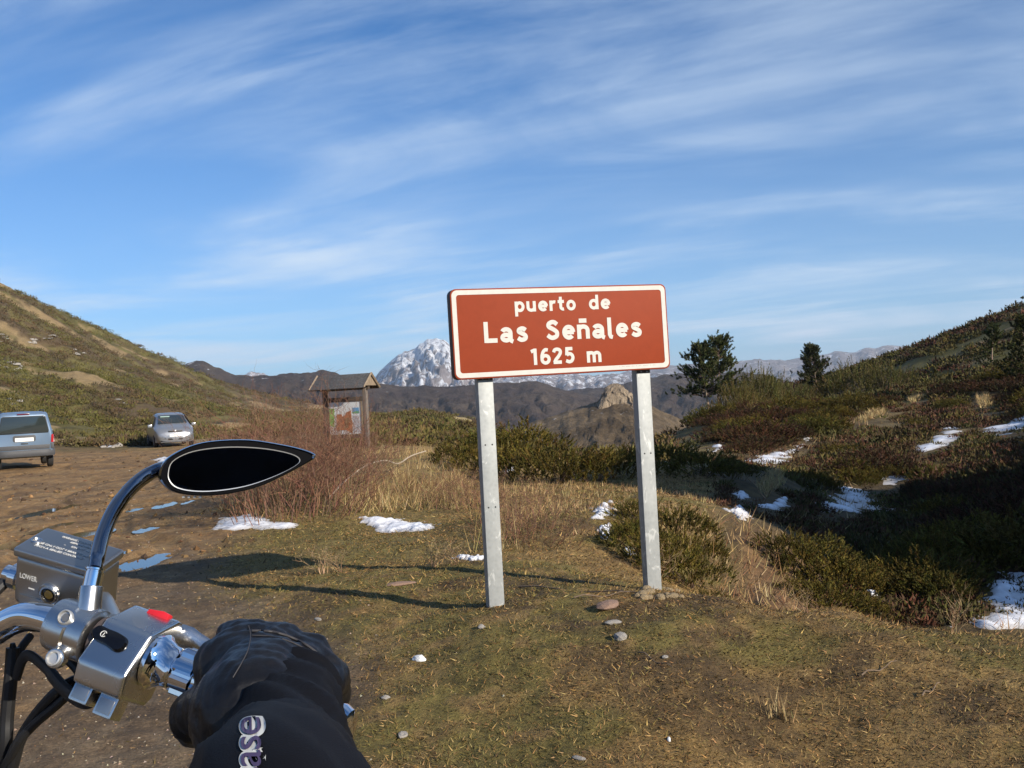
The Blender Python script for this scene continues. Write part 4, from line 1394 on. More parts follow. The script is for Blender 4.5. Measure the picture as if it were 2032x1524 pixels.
# throttle collar and fluted chrome grip
g0 = x1
prof_g = [(0, 0.017), (0.002, 0.0215), (0.006, 0.0225), (0.009, 0.0195), (0.016, 0.0165), (0.024, 0.0170), (0.026, 0.0185), (0.0275, 0.0165)]
bp(MB().lathe(g0, ax, prof_g, 40).build('throttle_collar', M_CHROME))
fl = []
for d, r in ((0.0275, 0.015), (0.0277, 0.0196), (0.0440, 0.0196), (0.0442, 0.0150)):
    fl.append([g0 + ax * d + (an * math.cos(a) + au * math.sin(a)) * (r * (1.0 if (k % 6) < 4 else 0.86)) for k, a in ((k, 2 * math.pi * k / 48) for k in range(48))])
bp(MB().quadgrid(fl, closed=True, cap0=True, cap1=True).build('fluted_ring', M_CHROME, angle=20))
gl = (E_ - g0).length
gm = MB()
gs = 48
rows = []
for d, r in ((0.0455, 0.014), (0.0457, 0.0188), (gl * 0.5, 0.0188), (gl - 0.012, 0.0188), (gl - 0.0115, 0.015)):
    ring = []
    for k in range(gs):
        a = 2 * math.pi * k / gs
        rr_ = r * (1.0 if (k % 8) < 5 else 0.90)
        ring.append(g0 + ax * d + (an * math.cos(a) + au * math.sin(a)) * rr_)
    rows.append(ring)
bp(gm.quadgrid(rows, closed=True, cap0=True, cap1=True).build('grip', M_CHROME, angle=20))
bp(MB().lathe(E_ - ax * 0.012, ax, [(0, 0.015), (0.0005, 0.0205), (0.012, 0.0215), (0.018, 0.019), (0.022, 0.012), (0.023, 0.001)], 32).build('bar_end', M_CHROME))
# brake lever behind the grip
lev = spline([bar(225, -0.030, 0.012), bar(300, -0.034, 0.026), bar(380, -0.040, 0.020), bar(470, -0.050, 0.012), bar(540, -0.054, 0.010), bar(590, -0.054, 0.008), bar(610, -0.052, 0.008)], 6)
bp(MB().tube(lev, [0.010] * 8 + [0.0085] * 8 + [0.007] * 16 + [0.008] * 4 + [0.0095], 14, flat=0.6).build('brake_lever', M_ALU))
# wiring and cables
band = spline([x0 + ax * 0.034 + an * 0.004 - au * 0.044, at(196, 1384, 0.815), at(165, 1392, 0.82), at(128, 1368, 0.835), at(95, 1330, 0.85), at(62, 1302, 0.865), at(45, 1308, 0.87), at(32, 1345, 0.875)], 6)
bp(MB().tube(band, [0.0055] * 6 + [0.0065] * 18 + [0.0050] * 30, 10, flat=0.6).build('wiring_loom', M_RUBBER))
for pts, r in (([at(185, 1345, 0.84), at(150, 1350, 0.85), at(110, 1375, 0.85), at(70, 1420, 0.86), at(40, 1470, 0.87), at(20, 1540, 0.88), at(-30, 1700, 0.92), Vector((-0.60, 1.0, 0.75))], 0.0048),
               ([at(100, 1262, 0.875), at(128, 1300, 0.86), at(160, 1345, 0.85), at(120, 1392, 0.85), at(60, 1445, 0.86), at(22, 1500, 0.87), at(-30, 1650, 0.92), Vector((-0.60, 1.0, 0.74))], 0.0042),
               ([at(26, 1285, 0.88), at(22, 1340, 0.878), at(14, 1420, 0.878), at(8, 1500, 0.88), at(-20, 1640, 0.92), Vector((-0.61, 1.0, 0.76))], 0.0058),
               ([at(60, 1262, 0.90), at(40, 1290, 0.885), at(24, 1330, 0.88), at(16, 1400, 0.885), at(-20, 1600, 0.93), Vector((-0.62, 1.0, 0.78))], 0.0036)):
    bp(MB().tube(spline(pts, 6), r, 10).build('cable', M_RUBBER))
bp(MB().lathe(at(25, 1276, 0.88), (0, 0.05, -1), [(0, 0.002), (0.004, 0.003), (0.012, 0.0032), (0.013, 0.0058), (0.02, 0.0058)], 10).build('cable_end', M_RUBBER))

# the rest of the machine, below and left of the picture
M_ENGINE = simple('engine metal', (0.20, 0.20, 0.20), 0.4, 0.8, var=0.3)
for y, r in ((1.32, 0.33), (-0.32, 0.31)):
    tw = bp(MB().lathe((CXB - 0.06, y, r), (1, 0, 0), [(0, r * 0.72), (0.01, r * 0.9), (0.04, r), (0.08, r), (0.11, r * 0.9), (0.12, r * 0.72)], 40).build('wheel', M_TYRE))
    wr = MB().lathe((CXB - 0.045, y, r), (1, 0, 0), [(0, r * 0.73), (0.09, r * 0.73), (0.085, r * 0.66), (0.045, r * 0.64), (0.005, r * 0.66)], 40)
    wr.lathe((CXB - 0.07, y, r), (1, 0, 0), [(0, 0.04), (0.14, 0.04)], 16)
    for k in range(14):
        a = 2 * math.pi * k / 14
        wr.tube([(CXB, y, r), (CXB, y + math.cos(a) * r * 0.7, r + math.sin(a) * r * 0.7)], 0.004, 5)
    bp(wr.build('rim', M_CHROME), tw)
for s in (-1, 1):
    bp(MB().tube([(CXB + s * 0.10, 1.32, 0.33), (CXB + s * 0.10, 0.95, 0.90)], [0.026, 0.022], 16).build('fork_leg', M_CHROME))
    bp(MB().tube([(CXB + s * 0.07, 0.92, 0.90), (CXB + s * 0.07, 0.89, 1.0)], 0.016, 12).build('riser', M_CHROME))
    bp(MB().tube([(CXB + s * 0.13, 0.75, 0.35), (CXB + s * 0.16, 0.5, 0.28), (CXB + s * 0.16, -0.45, 0.30)], 0.035, 14).build('exhaust', M_CHROME))
bp(MB().box((CXB, 0.93, 0.90), (0.28, 0.09, 0.035)).build('fork_yoke', M_CHROME, bevel=0.01))
bp(MB().lathe((CXB, 0.98, 0.80), (0, 1, 0), [(0, 0.03), (0.03, 0.075), (0.10, 0.085), (0.13, 0.088), (0.14, 0.07)], 24).build('headlight', M_CHROME))
tk = [[(CXB + w * math.cos(a) * 1.0, y, z + h * math.sin(a)) for a in (2 * math.pi * k / 20 for k in range(20))] for y, w, z, h in ((0.15, 0.05, 0.78, 0.05), (0.2, 0.12, 0.80, 0.08), (0.4, 0.15, 0.82, 0.10), (0.62, 0.13, 0.84, 0.10), (0.78, 0.06, 0.84, 0.07))]
bp(MB().quadgrid(tk, closed=True, cap0=True, cap1=True).build('fuel_tank', M_PAINTBLACK))
st_ = [[(CXB + w * math.cos(a), y, z + h * math.sin(a)) for a in (2 * math.pi * k / 16 for k in range(16))] for y, w, z, h in ((0.18, 0.08, 0.74, 0.04), (0.0, 0.15, 0.70, 0.06), (-0.25, 0.17, 0.70, 0.06), (-0.5, 0.12, 0.76, 0.06), (-0.6, 0.06, 0.78, 0.04))]
bp(MB().quadgrid(st_, closed=True, cap0=True, cap1=True).build('saddle', M_RUBBER))
for k in range(7):
    bp(MB().box((CXB, 0.45, 0.40 + 0.035 * k), (0.24, 0.26, 0.014)).build('engine_fin', M_ENGINE))
bp(MB().lathe((CXB - 0.17, 0.30, 0.34), (1, 0, 0), [(0, 0.08), (0.02, 0.12), (0.32, 0.12), (0.34, 0.08)], 24).build('crankcase', M_ENGINE))
bp(MB().tube([(CXB, 0.90, 0.86), (CXB, 0.6, 0.72), (CXB, 0.0, 0.62), (CXB, -0.32, 0.32)], 0.022, 10).build('frame_tube', M_PAINTBLACK))
bp(MB().tube([(CXB, 0.90, 0.86), (CXB, 0.68, 0.35), (CXB, 0.5, 0.20), (CXB, 0.0, 0.22), (CXB, -0.32, 0.32)], 0.020, 10).build('frame_tube', M_PAINTBLACK))
fd = [[(CXB + w * 0.085, 1.32 + 0.375 * math.cos(a), 0.33 + 0.375 * math.sin(a) - 0.02 * abs(w)) for w in (-1, -0.5, 0, 0.5, 1)] for a in (rad(20 + 14 * k) for k in range(11))]
bp(MB().quadgrid(fd).build('front_mudguard', M_PAINTBLACK))
bp(MB().tube([(CXB + 0.1, 0.1, 0.24), (CXB - 0.28, 0.12, 0.01)], 0.014, 8).build('side_stand', M_CHROME))

# ------------------------------------------------------------------ the rider's arm, standing beside the machine
t = NT('black leather')
n1 = t.noise(45, 6, 0.6)
n2 = t.noise(420, 4, 0.6)
t.set('Base Color', t.ramp(n1, (0.3, (0.003, 0.003, 0.004)), (0.75, (0.009, 0.0085, 0.0095)))).set('Roughness', t.ramp(n1, (0.3, 0.36), (0.7, 0.52))).set('Specular IOR Level', 0.4)
t.bump(t.mix(0.4, n1, n2), 0.35, 0.002)
M_LEATHER = t.m
t = NT('black nylon cloth')
n1 = t.noise(18, 5, 0.6)
n2 = t.noise(900, 3, 0.5)
t.set('Base Color', t.ramp(n1, (0.3, (0.0025, 0.0025, 0.004)), (0.75, (0.006, 0.0055, 0.007)))).set('Roughness', 0.7).set('Specular IOR Level', 0.2)
t.bump(t.mix(0.7, n1, n2), 0.25, 0.002)
M_NYLON = t.m
M_STITCH = simple('grey stitching', (0.045, 0.042, 0.045), 0.7)
M_THREAD = simple('white embroidery', (0.62, 0.62, 0.58), 0.8)
M_PURPLE = simple('violet embroidery', (0.07, 0.05, 0.12), 0.8)

person = empty('person', (0.05, -0.40, 0.0))
tag(person, 'person in black jacket and leather glove whose right hand holds the chrome grip', 'person')
per_inv = Matrix.Translation(-person.location)


def pp(o, parent=None):
    o.data.transform(per_inv)
    o.parent = parent or person
    return o


def fused(name, mb, mat, voxel, smooth_it, parent=None, factor=0.6):
    """closed shapes united into one continuous skin"""
    o = mb.build(name, mat)
    r = o.modifiers.new('unite', 'REMESH')
    r.mode = 'VOXEL'
    r.voxel_size = voxel
    s = o.modifiers.new('ease', 'SMOOTH')
    s.iterations = smooth_it
    s.factor = factor
    dg = bpy.context.evaluated_depsgraph_get()
    me = bpy.data.meshes.new_from_object(o.evaluated_get(dg))
    o.modifiers.clear()
    old = o.data
    o.data = me
    bpy.data.meshes.remove(old)
    me.materials.clear()
    me.materials.append(mat)
    for p in me.polygons:
        p.use_smooth = True
    return o


def blob(mb, c, r, ex=None, ey=None, ez=None, n=12):
    """ellipsoid"""
    c = Vector(c)
    ex, ey, ez = ex or Vector((1, 0, 0)), ey or Vector((0, 1, 0)), ez or Vector((0, 0, 1))
    rows = []
    for i in range(1, n):
        th = math.pi * i / n
        rows.append([c + ex * (r[0] * math.sin(th) * math.cos(a)) + ey * (r[1] * math.sin(th) * math.sin(a)) + ez * (r[2] * math.cos(th)) for a in (2 * math.pi * k / 20 for k in range(20))])
    mb.quadgrid(rows, closed=True, cap0=True, cap1=True)


def capsule(mb, pts, radii, sides=14):
    mb.tube(pts, radii, sides)
    for p, r in ((pts[0], radii[0]), (pts[-1], radii[-1])):
        blob(mb, p, (r, r, r), n=8)
    for p, r in zip(pts[1:-1], radii[1:-1]):
        blob(mb, p, (r, r, r), n=8)


# glove: four fingers over the grip, thumb under it, the back of the hand towards the viewer
gv = MB()
for px, up_, rr_, reach in ((452, 0.040, 0.0155, 0.0), (512, 0.047, 0.0160, 0.003), (570, 0.046, 0.0155, 0.002), (624, 0.036, 0.0140, -0.003)):
    capsule(gv, [bar(px + 14, 0.034, up_ - 0.012), bar(px + 4, 0.010, up_ - 0.001), bar(px - 2, -0.022 - reach, up_ - 0.010), bar(px - 4, -0.036 - reach, 0.004), bar(px - 2, -0.026, -0.022), bar(px + 2, -0.006, -0.032)],
            [rr_ * 1.12, rr_ * 1.10, rr_ * 1.04, rr_, rr_ * 0.95, rr_ * 0.85])
blob(gv, bar(540, 0.040, 0.014), (0.058, 0.030, 0.034), ax, an, au)
blob(gv, bar(528, 0.014, 0.037), (0.058, 0.024, 0.022), ax, an, au)
blob(gv, bar(575, 0.062, -0.004), (0.046, 0.034, 0.034), ax, an, au)
# gauntlet that runs up the wrist
capsule(gv, [bar(560, 0.05, 0.006), bar(585, 0.085, -0.010)], [0.042, 0.043])
capsule(gv, [bar(515, 0.040, -0.004), bar(472, 0.034, -0.016), bar(438, 0.020, -0.027), bar(426, 0.000, -0.033), bar(438, -0.014, -0.031)], [0.026, 0.0225, 0.0205, 0.018, 0.016])
blob(gv, bar(470, 0.026, 0.014), (0.020, 0.020, 0.024), ax, an, au)
glove = fused('glove', gv, M_LEATHER, 0.0022, 12)
_gc = np.empty(len(glove.data.vertices) * 3, dtype=np.float32)
_gn = np.empty_like(_gc)
glove.data.vertices.foreach_get('co', _gc)
glove.data.vertices.foreach_get('normal', _gn)
_gc, _gn = _gc.reshape(-1, 3), _gn.reshape(-1, 3)
_s = (_gc - np.array(A_)) @ np.array(ax)
_un = (_gc - np.array(A_)) @ np.array(an)
_uu = (_gc - np.array(A_)) @ np.array(au)
crease = np.sin(_un * 520 + 2.2 * np.sin(_s * 90) + _uu * 160) * 0.00045 * sstep(0.0, 0.02, _un) + (fbm(_s * 90 + _uu * 40, _un * 90, 4, 71) - 0.5) * 0.0027 + (fbm(_s * 260, _un * 260 + _uu * 200, 3, 72) - 0.5) * 0.0014
_gc = _gc + _gn * crease[:, None]
glove.data.vertices.foreach_set('co', _gc.astype(np.float32).ravel())
glove.data.update()
pp(glove)

# seams: piping over the knuckles and the welt on the thumb side follow the leather
from mathutils.bvhtree import BVHTree


def bvh_of(o, root):
    off = root.location
    return BVHTree.FromPolygons([v.co + off for v in o.data.vertices], [tuple(p.vertices) for p in o.data.polygons])


bv_glove = bvh_of(glove, person)


def on_skin(bv, px, py, lift):
    o = Vector((0, 0, EYE))
    d = (at(px, py, 1.0) - o).normalized()
    h = bv.ray_cast(o, d)
    return h[0] - d * lift + h[1] * lift * 0.5 if h[0] else None


def seam(name, pix, r, mat, parent, root, bv):
    pts = [on_skin(bv, x, y, r * 0.6) for x, y in closed_open(pix)]
    pts = [p for p in pts if p is not None]
    if len(pts) < 4:
        return
    o = MB().tube(pts, r, 6).build(name, mat)
    o.data.transform(Matrix.Translation(-root.location))
    o.parent = parent


def closed_open(pix, n=6):
    return [(p.x, p.y) for p in spline([Vector((x, y, 0)) for x, y in pix], n)]


seam('seam', [(493, 1242), (497, 1262), (492, 1290), (478, 1318), (462, 1345)], 0.00045, M_STITCH, glove, person, bv_glove)
for dy, rr_ in ((8, 0.0009), (17, 0.00045)):
    seam('seam', [(500, 1244 + dy), (540, 1246 + dy), (580, 1258 + dy), (615, 1277 + dy), (642, 1302 + dy), (660, 1330 + dy), (670, 1355 + dy)], rr_, M_STITCH, glove, person, bv_glove)

# sleeve
w0, w1, w2, w3 = at(574, 1378, 0.745), at(568, 1435, 0.700), at(562, 1525, 0.620), at(560, 1640, 0.50)
elbow = Vector((0.10, 0.14, 1.10))
shoulder = Vector((0.25, -0.34, 1.30))
path = spline([w0, w1, w2, w3, (w3 + elbow) / 2 + Vector((0, 0, -0.01)), elbow, (elbow + shoulder) / 2 + Vector((0.03, 0, -0.02)), shoulder], 12)
srad = np.interp(np.linspace(0, 1, len(path)), [0, 0.06, 0.14, 0.28, 0.42, 0.6, 0.8, 1.0], [0.0365, 0.0375, 0.0385, 0.040, 0.045, 0.060, 0.072, 0.082])
rows = []
NS = 64
upv = Vector((0, 0, 1))
for i, p in enumerate(path):
    tdir = (path[min(i + 1, len(path) - 1)] - path[max(i - 1, 0)]).normalized()
    uu = (upv - tdir * upv.dot(tdir)).normalized()
    vv = tdir.cross(uu)
    a = np.linspace(0, 2 * np.pi, NS, endpoint=False)
    s_ = i * 0.9
    # folds gather round the arm near the cuff
    wr_ = (fbm(np.cos(a) * 1.6 + 5, np.sin(a) * 1.6 + s_ * 0.22, 4, 61) - 0.5) * 0.011 + (fbm(np.cos(a) * 4 + 2, np.sin(a) * 4 + s_ * 0.5, 4, 62) - 0.5) * 0.006 + np.sin(s_ * 0.75 + 2.4 * np.cos(a + 0.6) + 1.5 * np.sin(2 * a)) * 0.0016
    rr_ = srad[i] * (1 + 0.10 * np.cos(a) * 0) + wr_ * min(1.0, 0.35 + i / 10)
    rows.append([p + (uu * math.cos(b) + vv * math.sin(b) * 1.06) * float(r_) for b, r_ in zip(a, rr_)])
inner = [[path[0] + (q - path[0]) * 0.93 for q in rows[0]], [path[6] + (q - path[6]) * 0.85 for q in rows[6]]]
sleeve = MB().quadgrid([inner[1], inner[0]] + rows, closed=True, cap1=True).build('jacket_sleeve', M_NYLON, angle=80)
pp(sleeve)
bv_slv = bvh_of(sleeve, person)
# the stitched word down the sleeve: outlined letters read from below upwards
word = text_mesh('sleeve_lettering', 'sase', M_THREAD, 0.104, 0.0315, 0.05, 0.0, 0.86, 1.0)


def wrap_word(me, px0, py0, scale, lift):
    ok = []
    for v_ in me.vertices:
        x_, y_ = v_.co.x * scale, v_.co.y * scale
        h = on_skin(bv_slv, px0 - y_, py0 - x_, lift + v_.co.z)
        ok.append(h is not None)
        if h is not None:
            v_.co = h
    bad = [i for i, g in enumerate(ok) if not g]
    if bad:
        b_ = bmesh.new()
        b_.from_mesh(me)
        b_.verts.ensure_lookup_table()
        bmesh.ops.delete(b_, geom=[b_.verts[i] for i in bad], context='VERTS')
        b_.to_mesh(me)
        b_.free()
    return me


def dense(me, cuts=2):
    b_ = bmesh.new()
    b_.from_mesh(me)
    bmesh.ops.triangulate(b_, faces=b_.faces)
    b_.to_mesh(me)
    b_.free()
    return me


def word_layer(bold, mat, lift):
    me = text_mesh('sleeve_lettering', 'sase', mat, None, 1.0, bold, 0.0, 0.92, 1.0)
    xs = [v_.co.x for v_ in me.vertices]
    wd = max(xs) - min(xs)
    for v_ in me.vertices:
        v_.co.x *= 126.0 / wd * (1.05 if bold > 0.05 else 1.0)
        v_.co.y = v_.co.y * 47.0 - 3.5 if bold > 0.05 else v_.co.y * 39.0
    wrap_word(dense(me), 518, 1488, 1.0, lift)
    o = link('sleeve_lettering', me)
    pp(o, sleeve)


bpy.data.meshes.remove(word)
word_layer(0.060, M_THREAD, 0.0010)
word_layer(0.002, M_PURPLE, 0.0016)

# torso, head with helmet, other arm and legs (behind and below the viewer; the mirror shows them)
bd = MB()
blob(bd, (0.05, -0.42, 1.18), (0.21, 0.14, 0.27))
blob(bd, (0.05, -0.42, 0.95), (0.18, 0.13, 0.18))
capsule(bd, [Vector((-0.17, -0.40, 1.36)), Vector((0.27, -0.40, 1.36))], [0.09, 0.09])
capsule(bd, [Vector((0.05, -0.40, 1.35)), Vector((0.05, -0.38, 1.48))], [0.065, 0.06])
capsule(bd, [shoulder, (elbow + shoulder) / 2, elbow], [0.07, 0.062, 0.052])
capsule(bd, [elbow, w3, w1], [0.05, 0.042, 0.034])
capsule(bd, [Vector((-0.16, -0.40, 1.32)), Vector((-0.30, -0.26, 1.12)), Vector((-0.14, -0.10, 1.30))], [0.075, 0.058, 0.042])
for s in (-1, 1):
    capsule(bd, [Vector((0.05 + s * 0.10, -0.42, 0.92)), Vector((0.05 + s * 0.12, -0.40, 0.50)), Vector((0.05 + s * 0.12, -0.44, 0.10))], [0.095, 0.068, 0.052])
    capsule(bd, [Vector((0.05 + s * 0.12, -0.44, 0.06)), Vector((0.05 + s * 0.13, -0.27, 0.045))], [0.05, 0.042])
body = pp(fused('body', bd, M_NYLON, 0.012, 6))
hl_ = MB()
blob(hl_, (0.05, -0.40, 1.57), (0.145, 0.16, 0.16))
pp(fused('helmet', hl_, M_GLOSSBLACK, 0.012, 2))

# ------------------------------------------------------------------ plants: generators
rng = np.random.default_rng(7)


def unit(v):
    return v / (np.linalg.norm(v, axis=1, keepdims=True) + 1e-9)


def spikes(p, d, length, width, cols):
    """pointed leaves or blades: one triangle each"""
    n = len(p)
    side = np.cross(d, rng.normal(size=(n, 3)))
    side = unit(side) * (np.asarray(width)[:, None] * 0.5)
    tip = p + d * np.asarray(length)[:, None]
    V = np.stack([p - side, p + side, tip], 1).reshape(-1, 3)
    F = np.arange(n * 3).reshape(-1, 3)
    return V, F, np.repeat(cols, 3, 0)


def join(parts):
    V, F, C, o = [], [], [], 0
    for v, f, c in parts:
        V.append(v)
        F.append(f + o)
        C.append(c)
        o += len(v)
    return np.concatenate(V), np.concatenate(F), np.concatenate(C)


def rods(p0, p1, r0, r1, cols, sides=3):
    """thin twigs: triangular rods"""
    n = len(p0)
    d = unit(p1 - p0)
    ref = np.where(np.abs(d[:, 2:3]) < 0.9, np.array([[0, 0, 1.0]]), np.array([[1.0, 0, 0]]))
    u = unit(np.cross(d, ref))
    v = np.cross(d, u)
    V = []
    for p, r in ((p0, r0), (p1, r1)):
        for k in range(sides):
            a = 2 * np.pi * k / sides
            V.append(p + (u * np.cos(a) + v * np.sin(a)) * np.asarray(r)[:, None])
    V = np.stack(V, 1).reshape(-1, 3)
    b = np.arange(n)[:, None] * (2 * sides)
    F = []
    for k in range(sides):
        j = (k + 1) % sides
        F += [np.concatenate([b + k, b + j, b + sides + j], 1), np.concatenate([b + k, b + sides + j, b + sides + k], 1)]
    return V, np.concatenate(F), np.repeat(cols, 2 * sides, 0)


def pick(palette, n, var=0.2):
    pal = np.array(palette)
    c = pal[rng.integers(0, len(pal), n)]
    return np.clip(c * (1 + var * rng.normal(size=(n, 1))) * (1 + 0.06 * rng.normal(size=(n, 3))), 0.004, 0.9)


M_LEAF = foliage_mat('needles and leaves', vary=True)
M_TWIG = foliage_mat('twigs', 0.8, 0.25)
M_STRAW = foliage_mat('straw', 0.7, 0.25)


def plumes(base, d, L, K, leaf, width, pal, spread=0.8):
    P = len(base)
    t = rng.uniform(0.05, 1.0, (P, K)) ** 0.8
    perp = unit(np.cross(np.repeat(d, K, 0), rng.normal(size=(P * K, 3))))
    dd = np.repeat(d, K, 0)
    p = np.repeat(base, K, 0) + dd * (np.repeat(L, K) * t.ravel())[:, None]
    ld = unit(dd * 0.85 + perp * (spread * (1.1 - 0.6 * t.ravel()))[:, None])
    ln = leaf * (1.15 - 0.55 * t.ravel()) * rng.uniform(0.7, 1.25, P * K)
    pc = pick(pal, P, 0.18)
    c = np.repeat(pc, K, 0) * rng.uniform(0.75, 1.25, (P * K, 1))
    return spikes(p, ld, ln, np.full(P * K, width), np.clip(c, 0.004, 0.9))


JUN = [(0.135, 0.112, 0.021), (0.105, 0.094, 0.020), (0.160, 0.128, 0.026), (0.085, 0.070, 0.017), (0.14, 0.098, 0.024)]
HEA = [(0.085, 0.038, 0.024), (0.070, 0.036, 0.022), (0.105, 0.052, 0.028), (0.060, 0.044, 0.020), (0.075, 0.060, 0.022)]
BRM = [(0.13, 0.105, 0.032), (0.11, 0.10, 0.028), (0.16, 0.125, 0.05), (0.09, 0.085, 0.022)]
RED = [(0.17, 0.078, 0.050), (0.13, 0.058, 0.040), (0.22, 0.115, 0.068), (0.16, 0.10, 0.062)]
STRAW = [(0.42, 0.30, 0.13), (0.36, 0.25, 0.11), (0.30, 0.19, 0.08), (0.48, 0.36, 0.18)]


def juniper_mesh(n_pl=430, K=46, up=0.75, pal=JUN, leaf=0.048, width=0.019, Lr=(0.13, 0.27), flat=0.80):
    """a low mound of upright feathery shoots, about 2 m across before scaling"""
    a = rng.uniform(0, 2 * np.pi, n_pl)
    lob = 1 + 0.22 * np.sin(3 * a + rng.uniform(0, 6)) + 0.13 * np.sin(5 * a + rng.uniform(0, 6))
    r = np.sqrt(rng.uniform(0, 1, n_pl)) * lob
    hgt = flat * np.sqrt(np.clip(1 - (r / lob) ** 2, 0, 1)) * (0.5 + 0.95 * vnoise(np.cos(a) * r * 2.6 + 9, np.sin(a) * r * 2.6, int(rng.integers(999))))
    layer = rng.uniform(0.35, 1.0, n_pl) ** 0.6
    b = np.stack([np.cos(a) * r * 0.92, np.sin(a) * r * 0.92, hgt * layer * 0.9 + 0.02], 1)
    d = unit(np.stack([np.cos(a) * r * 0.65 + rng.normal(size=n_pl) * 0.34, np.sin(a) * r * 0.65 + rng.normal(size=n_pl) * 0.34, np.full(n_pl, up) * rng.uniform(0.6, 1.2, n_pl)], 1))
    return plumes(b, d, rng.uniform(*Lr, n_pl), K, leaf, width, pal)


def stems_mesh(n, R, hgt, colr, r0=0.014):
    a = rng.uniform(0, 2 * np.pi, n)
    rr_ = rng.uniform(0.3, 0.9, n) * R
    p0 = np.stack([np.cos(a) * rr_ * 0.15, np.sin(a) * rr_ * 0.15, np.full(n, -0.12)], 1)
    p1 = np.stack([np.cos(a) * rr_ * 0.6, np.sin(a) * rr_ * 0.6, rng.uniform(0.2, 0.5, n) * hgt], 1)
    p2 = np.stack([np.cos(a + 0.2) * rr_, np.sin(a + 0.2) * rr_, rng.uniform(0.5, 0.9, n) * hgt], 1)
    c = pick([colr], n, 0.15)
    return join([rods(p0, p1, np.full(n, r0), np.full(n, r0 * 0.7), c, 4), rods(p1, p2, np.full(n, r0 * 0.7), np.full(n, r0 * 0.3), c, 4)])


def plant_proto(leaf_data, stem_data, leaf_name='foliage', mat=M_LEAF):
    a = mesh_np(leaf_name, *leaf_data[:2], mat, leaf_data[2])
    b = mesh_np('stems', *stem_data[:2], M_TWIG, stem_data[2])
    return a, b, leaf_name


def place_plant(name, proto, loc, scale, rotz, label, cat, group):
    e = empty(name, loc, rotz)
    e.scale = scale if isinstance(scale, tuple) else (scale, scale, scale)
    link(proto[2], proto[0], e)
    link('stems', proto[1], e)
    return tag(e, label, cat, group)


P_JUN = [plant_proto(juniper_mesh(), stems_mesh(10, 0.8, 0.5, (0.09, 0.06, 0.04))) for _ in range(5)]
P_HEA = [plant_proto(juniper_mesh(320, 44, 0.7, HEA, 0.045, 0.017, (0.12, 0.24), 0.42), stems_mesh(8, 0.7, 0.35, (0.08, 0.05, 0.035))) for _ in range(3)]
P_BRM = [plant_proto(juniper_mesh(300, 36, 1.5, BRM, 0.07, 0.015, (0.28, 0.5), 0.8), stems_mesh(14, 0.6, 0.9, (0.14, 0.10, 0.06))) for _ in range(3)]

# ------------------------------------------------------------------ snow patches and puddles
t = NT('old snow')
n1 = t.noise(9, 6, 0.6)
t.set('Base Color', t.mix(1.0, t.attr(), t.ramp(n1, (0.25, (0.80, 0.80, 0.82)), (0.6, (1.0, 1.0, 1.0))), 'MULTIPLY')).set('Roughness', 0.8)
t.bump(n1, 0.5, 0.03)
M_SNOW = t.m
snow_spots = []
clear_views = []          # sight lines that reach open ground: no bush stands across them


def snow_patch(pix, label, thick=0.05):
    edge = [hit(x, y) for x, y in pix]
    ex_, ey_ = np.array([q.x for q in edge]), np.array([q.y for q in edge])
    mx, my = float(ex_.mean()), float(ey_.mean())
    size = math.sqrt(max(np.ptp(ex_), 0.1) * max(np.ptp(ey_), 0.1))
    w = 0.16 * size
    gx_ = np.linspace(ex_.min() - w, ex_.max() + w, 64)
    gy_ = np.linspace(ey_.min() - w, ey_.max() + w, 64)
    X_, Y_ = [q.ravel() for q in np.meshgrid(gx_, gy_)]
    ins = np.zeros(len(X_), dtype=bool)
    dist = np.full(len(X_), 1e9)
    for i in range(len(ex_)):
        j = i - 1
        ins ^= ((ey_[i] > Y_) != (ey_[j] > Y_)) & (X_ < (ex_[j] - ex_[i]) * (Y_ - ey_[i]) / (ey_[j] - ey_[i] + 1e-12) + ex_[i])
        dx, dy = ex_[j] - ex_[i], ey_[j] - ey_[i]
        t_ = np.clip(((X_ - ex_[i]) * dx + (Y_ - ey_[i]) * dy) / (dx * dx + dy * dy + 1e-9), 0, 1)
        dist = np.minimum(dist, np.hypot(X_ - ex_[i] - t_ * dx, Y_ - ey_[i] - t_ * dy))
    sd = np.where(ins, dist, -dist) / w
    k = 5.0 / size
    f = np.tanh(sd * 1.6 + 0.05) + (fbm(X_ * k * 1.5, Y_ * k, 5, 401, 0.62) - 0.5) * 3.0
    Z_ = height(X_, Y_) + np.clip(f, -1, 1.2) * thick * 0.8
    c0 = Vector((mx, my, H(mx, my)))
    F = []
    n = 64
    a_, b_ = np.meshgrid(np.arange(n - 1), np.arange(n - 1), indexing='ij')
    a_, b_ = a_.ravel(), b_.ravel()
    F = np.stack([a_ * n + b_, a_ * n + b_ + 1, (a_ + 1) * n + b_ + 1, (a_ + 1) * n + b_], 1)
    F = F[(f[F] > -0.25).any(1)]
    used_ = np.unique(F)
    re = np.full(n * n, -1)
    re[used_] = np.arange(len(used_))
    V = np.stack([X_ - mx, Y_ - my, Z_ - c0.z], 1)[used_]
    dirt = np.clip(0.25 + 0.9 * f[used_], 0, 1)
    cc_ = lerp3((0.42, 0.36, 0.29), (0.86, 0.87, 0.90), dirt)
    o = link('snow_patch', mesh_np('snow_patch', V, re[F], M_SNOW, cc_, smooth=True), None, c0)
    snow_spots.append((ex_, ey_, mx, my))
    clear_views.append(([p[0] for p in pix], [p[1] for p in pix], float(ey_.max())))
    return tag(o, label, 'snow', 'patches of old snow')


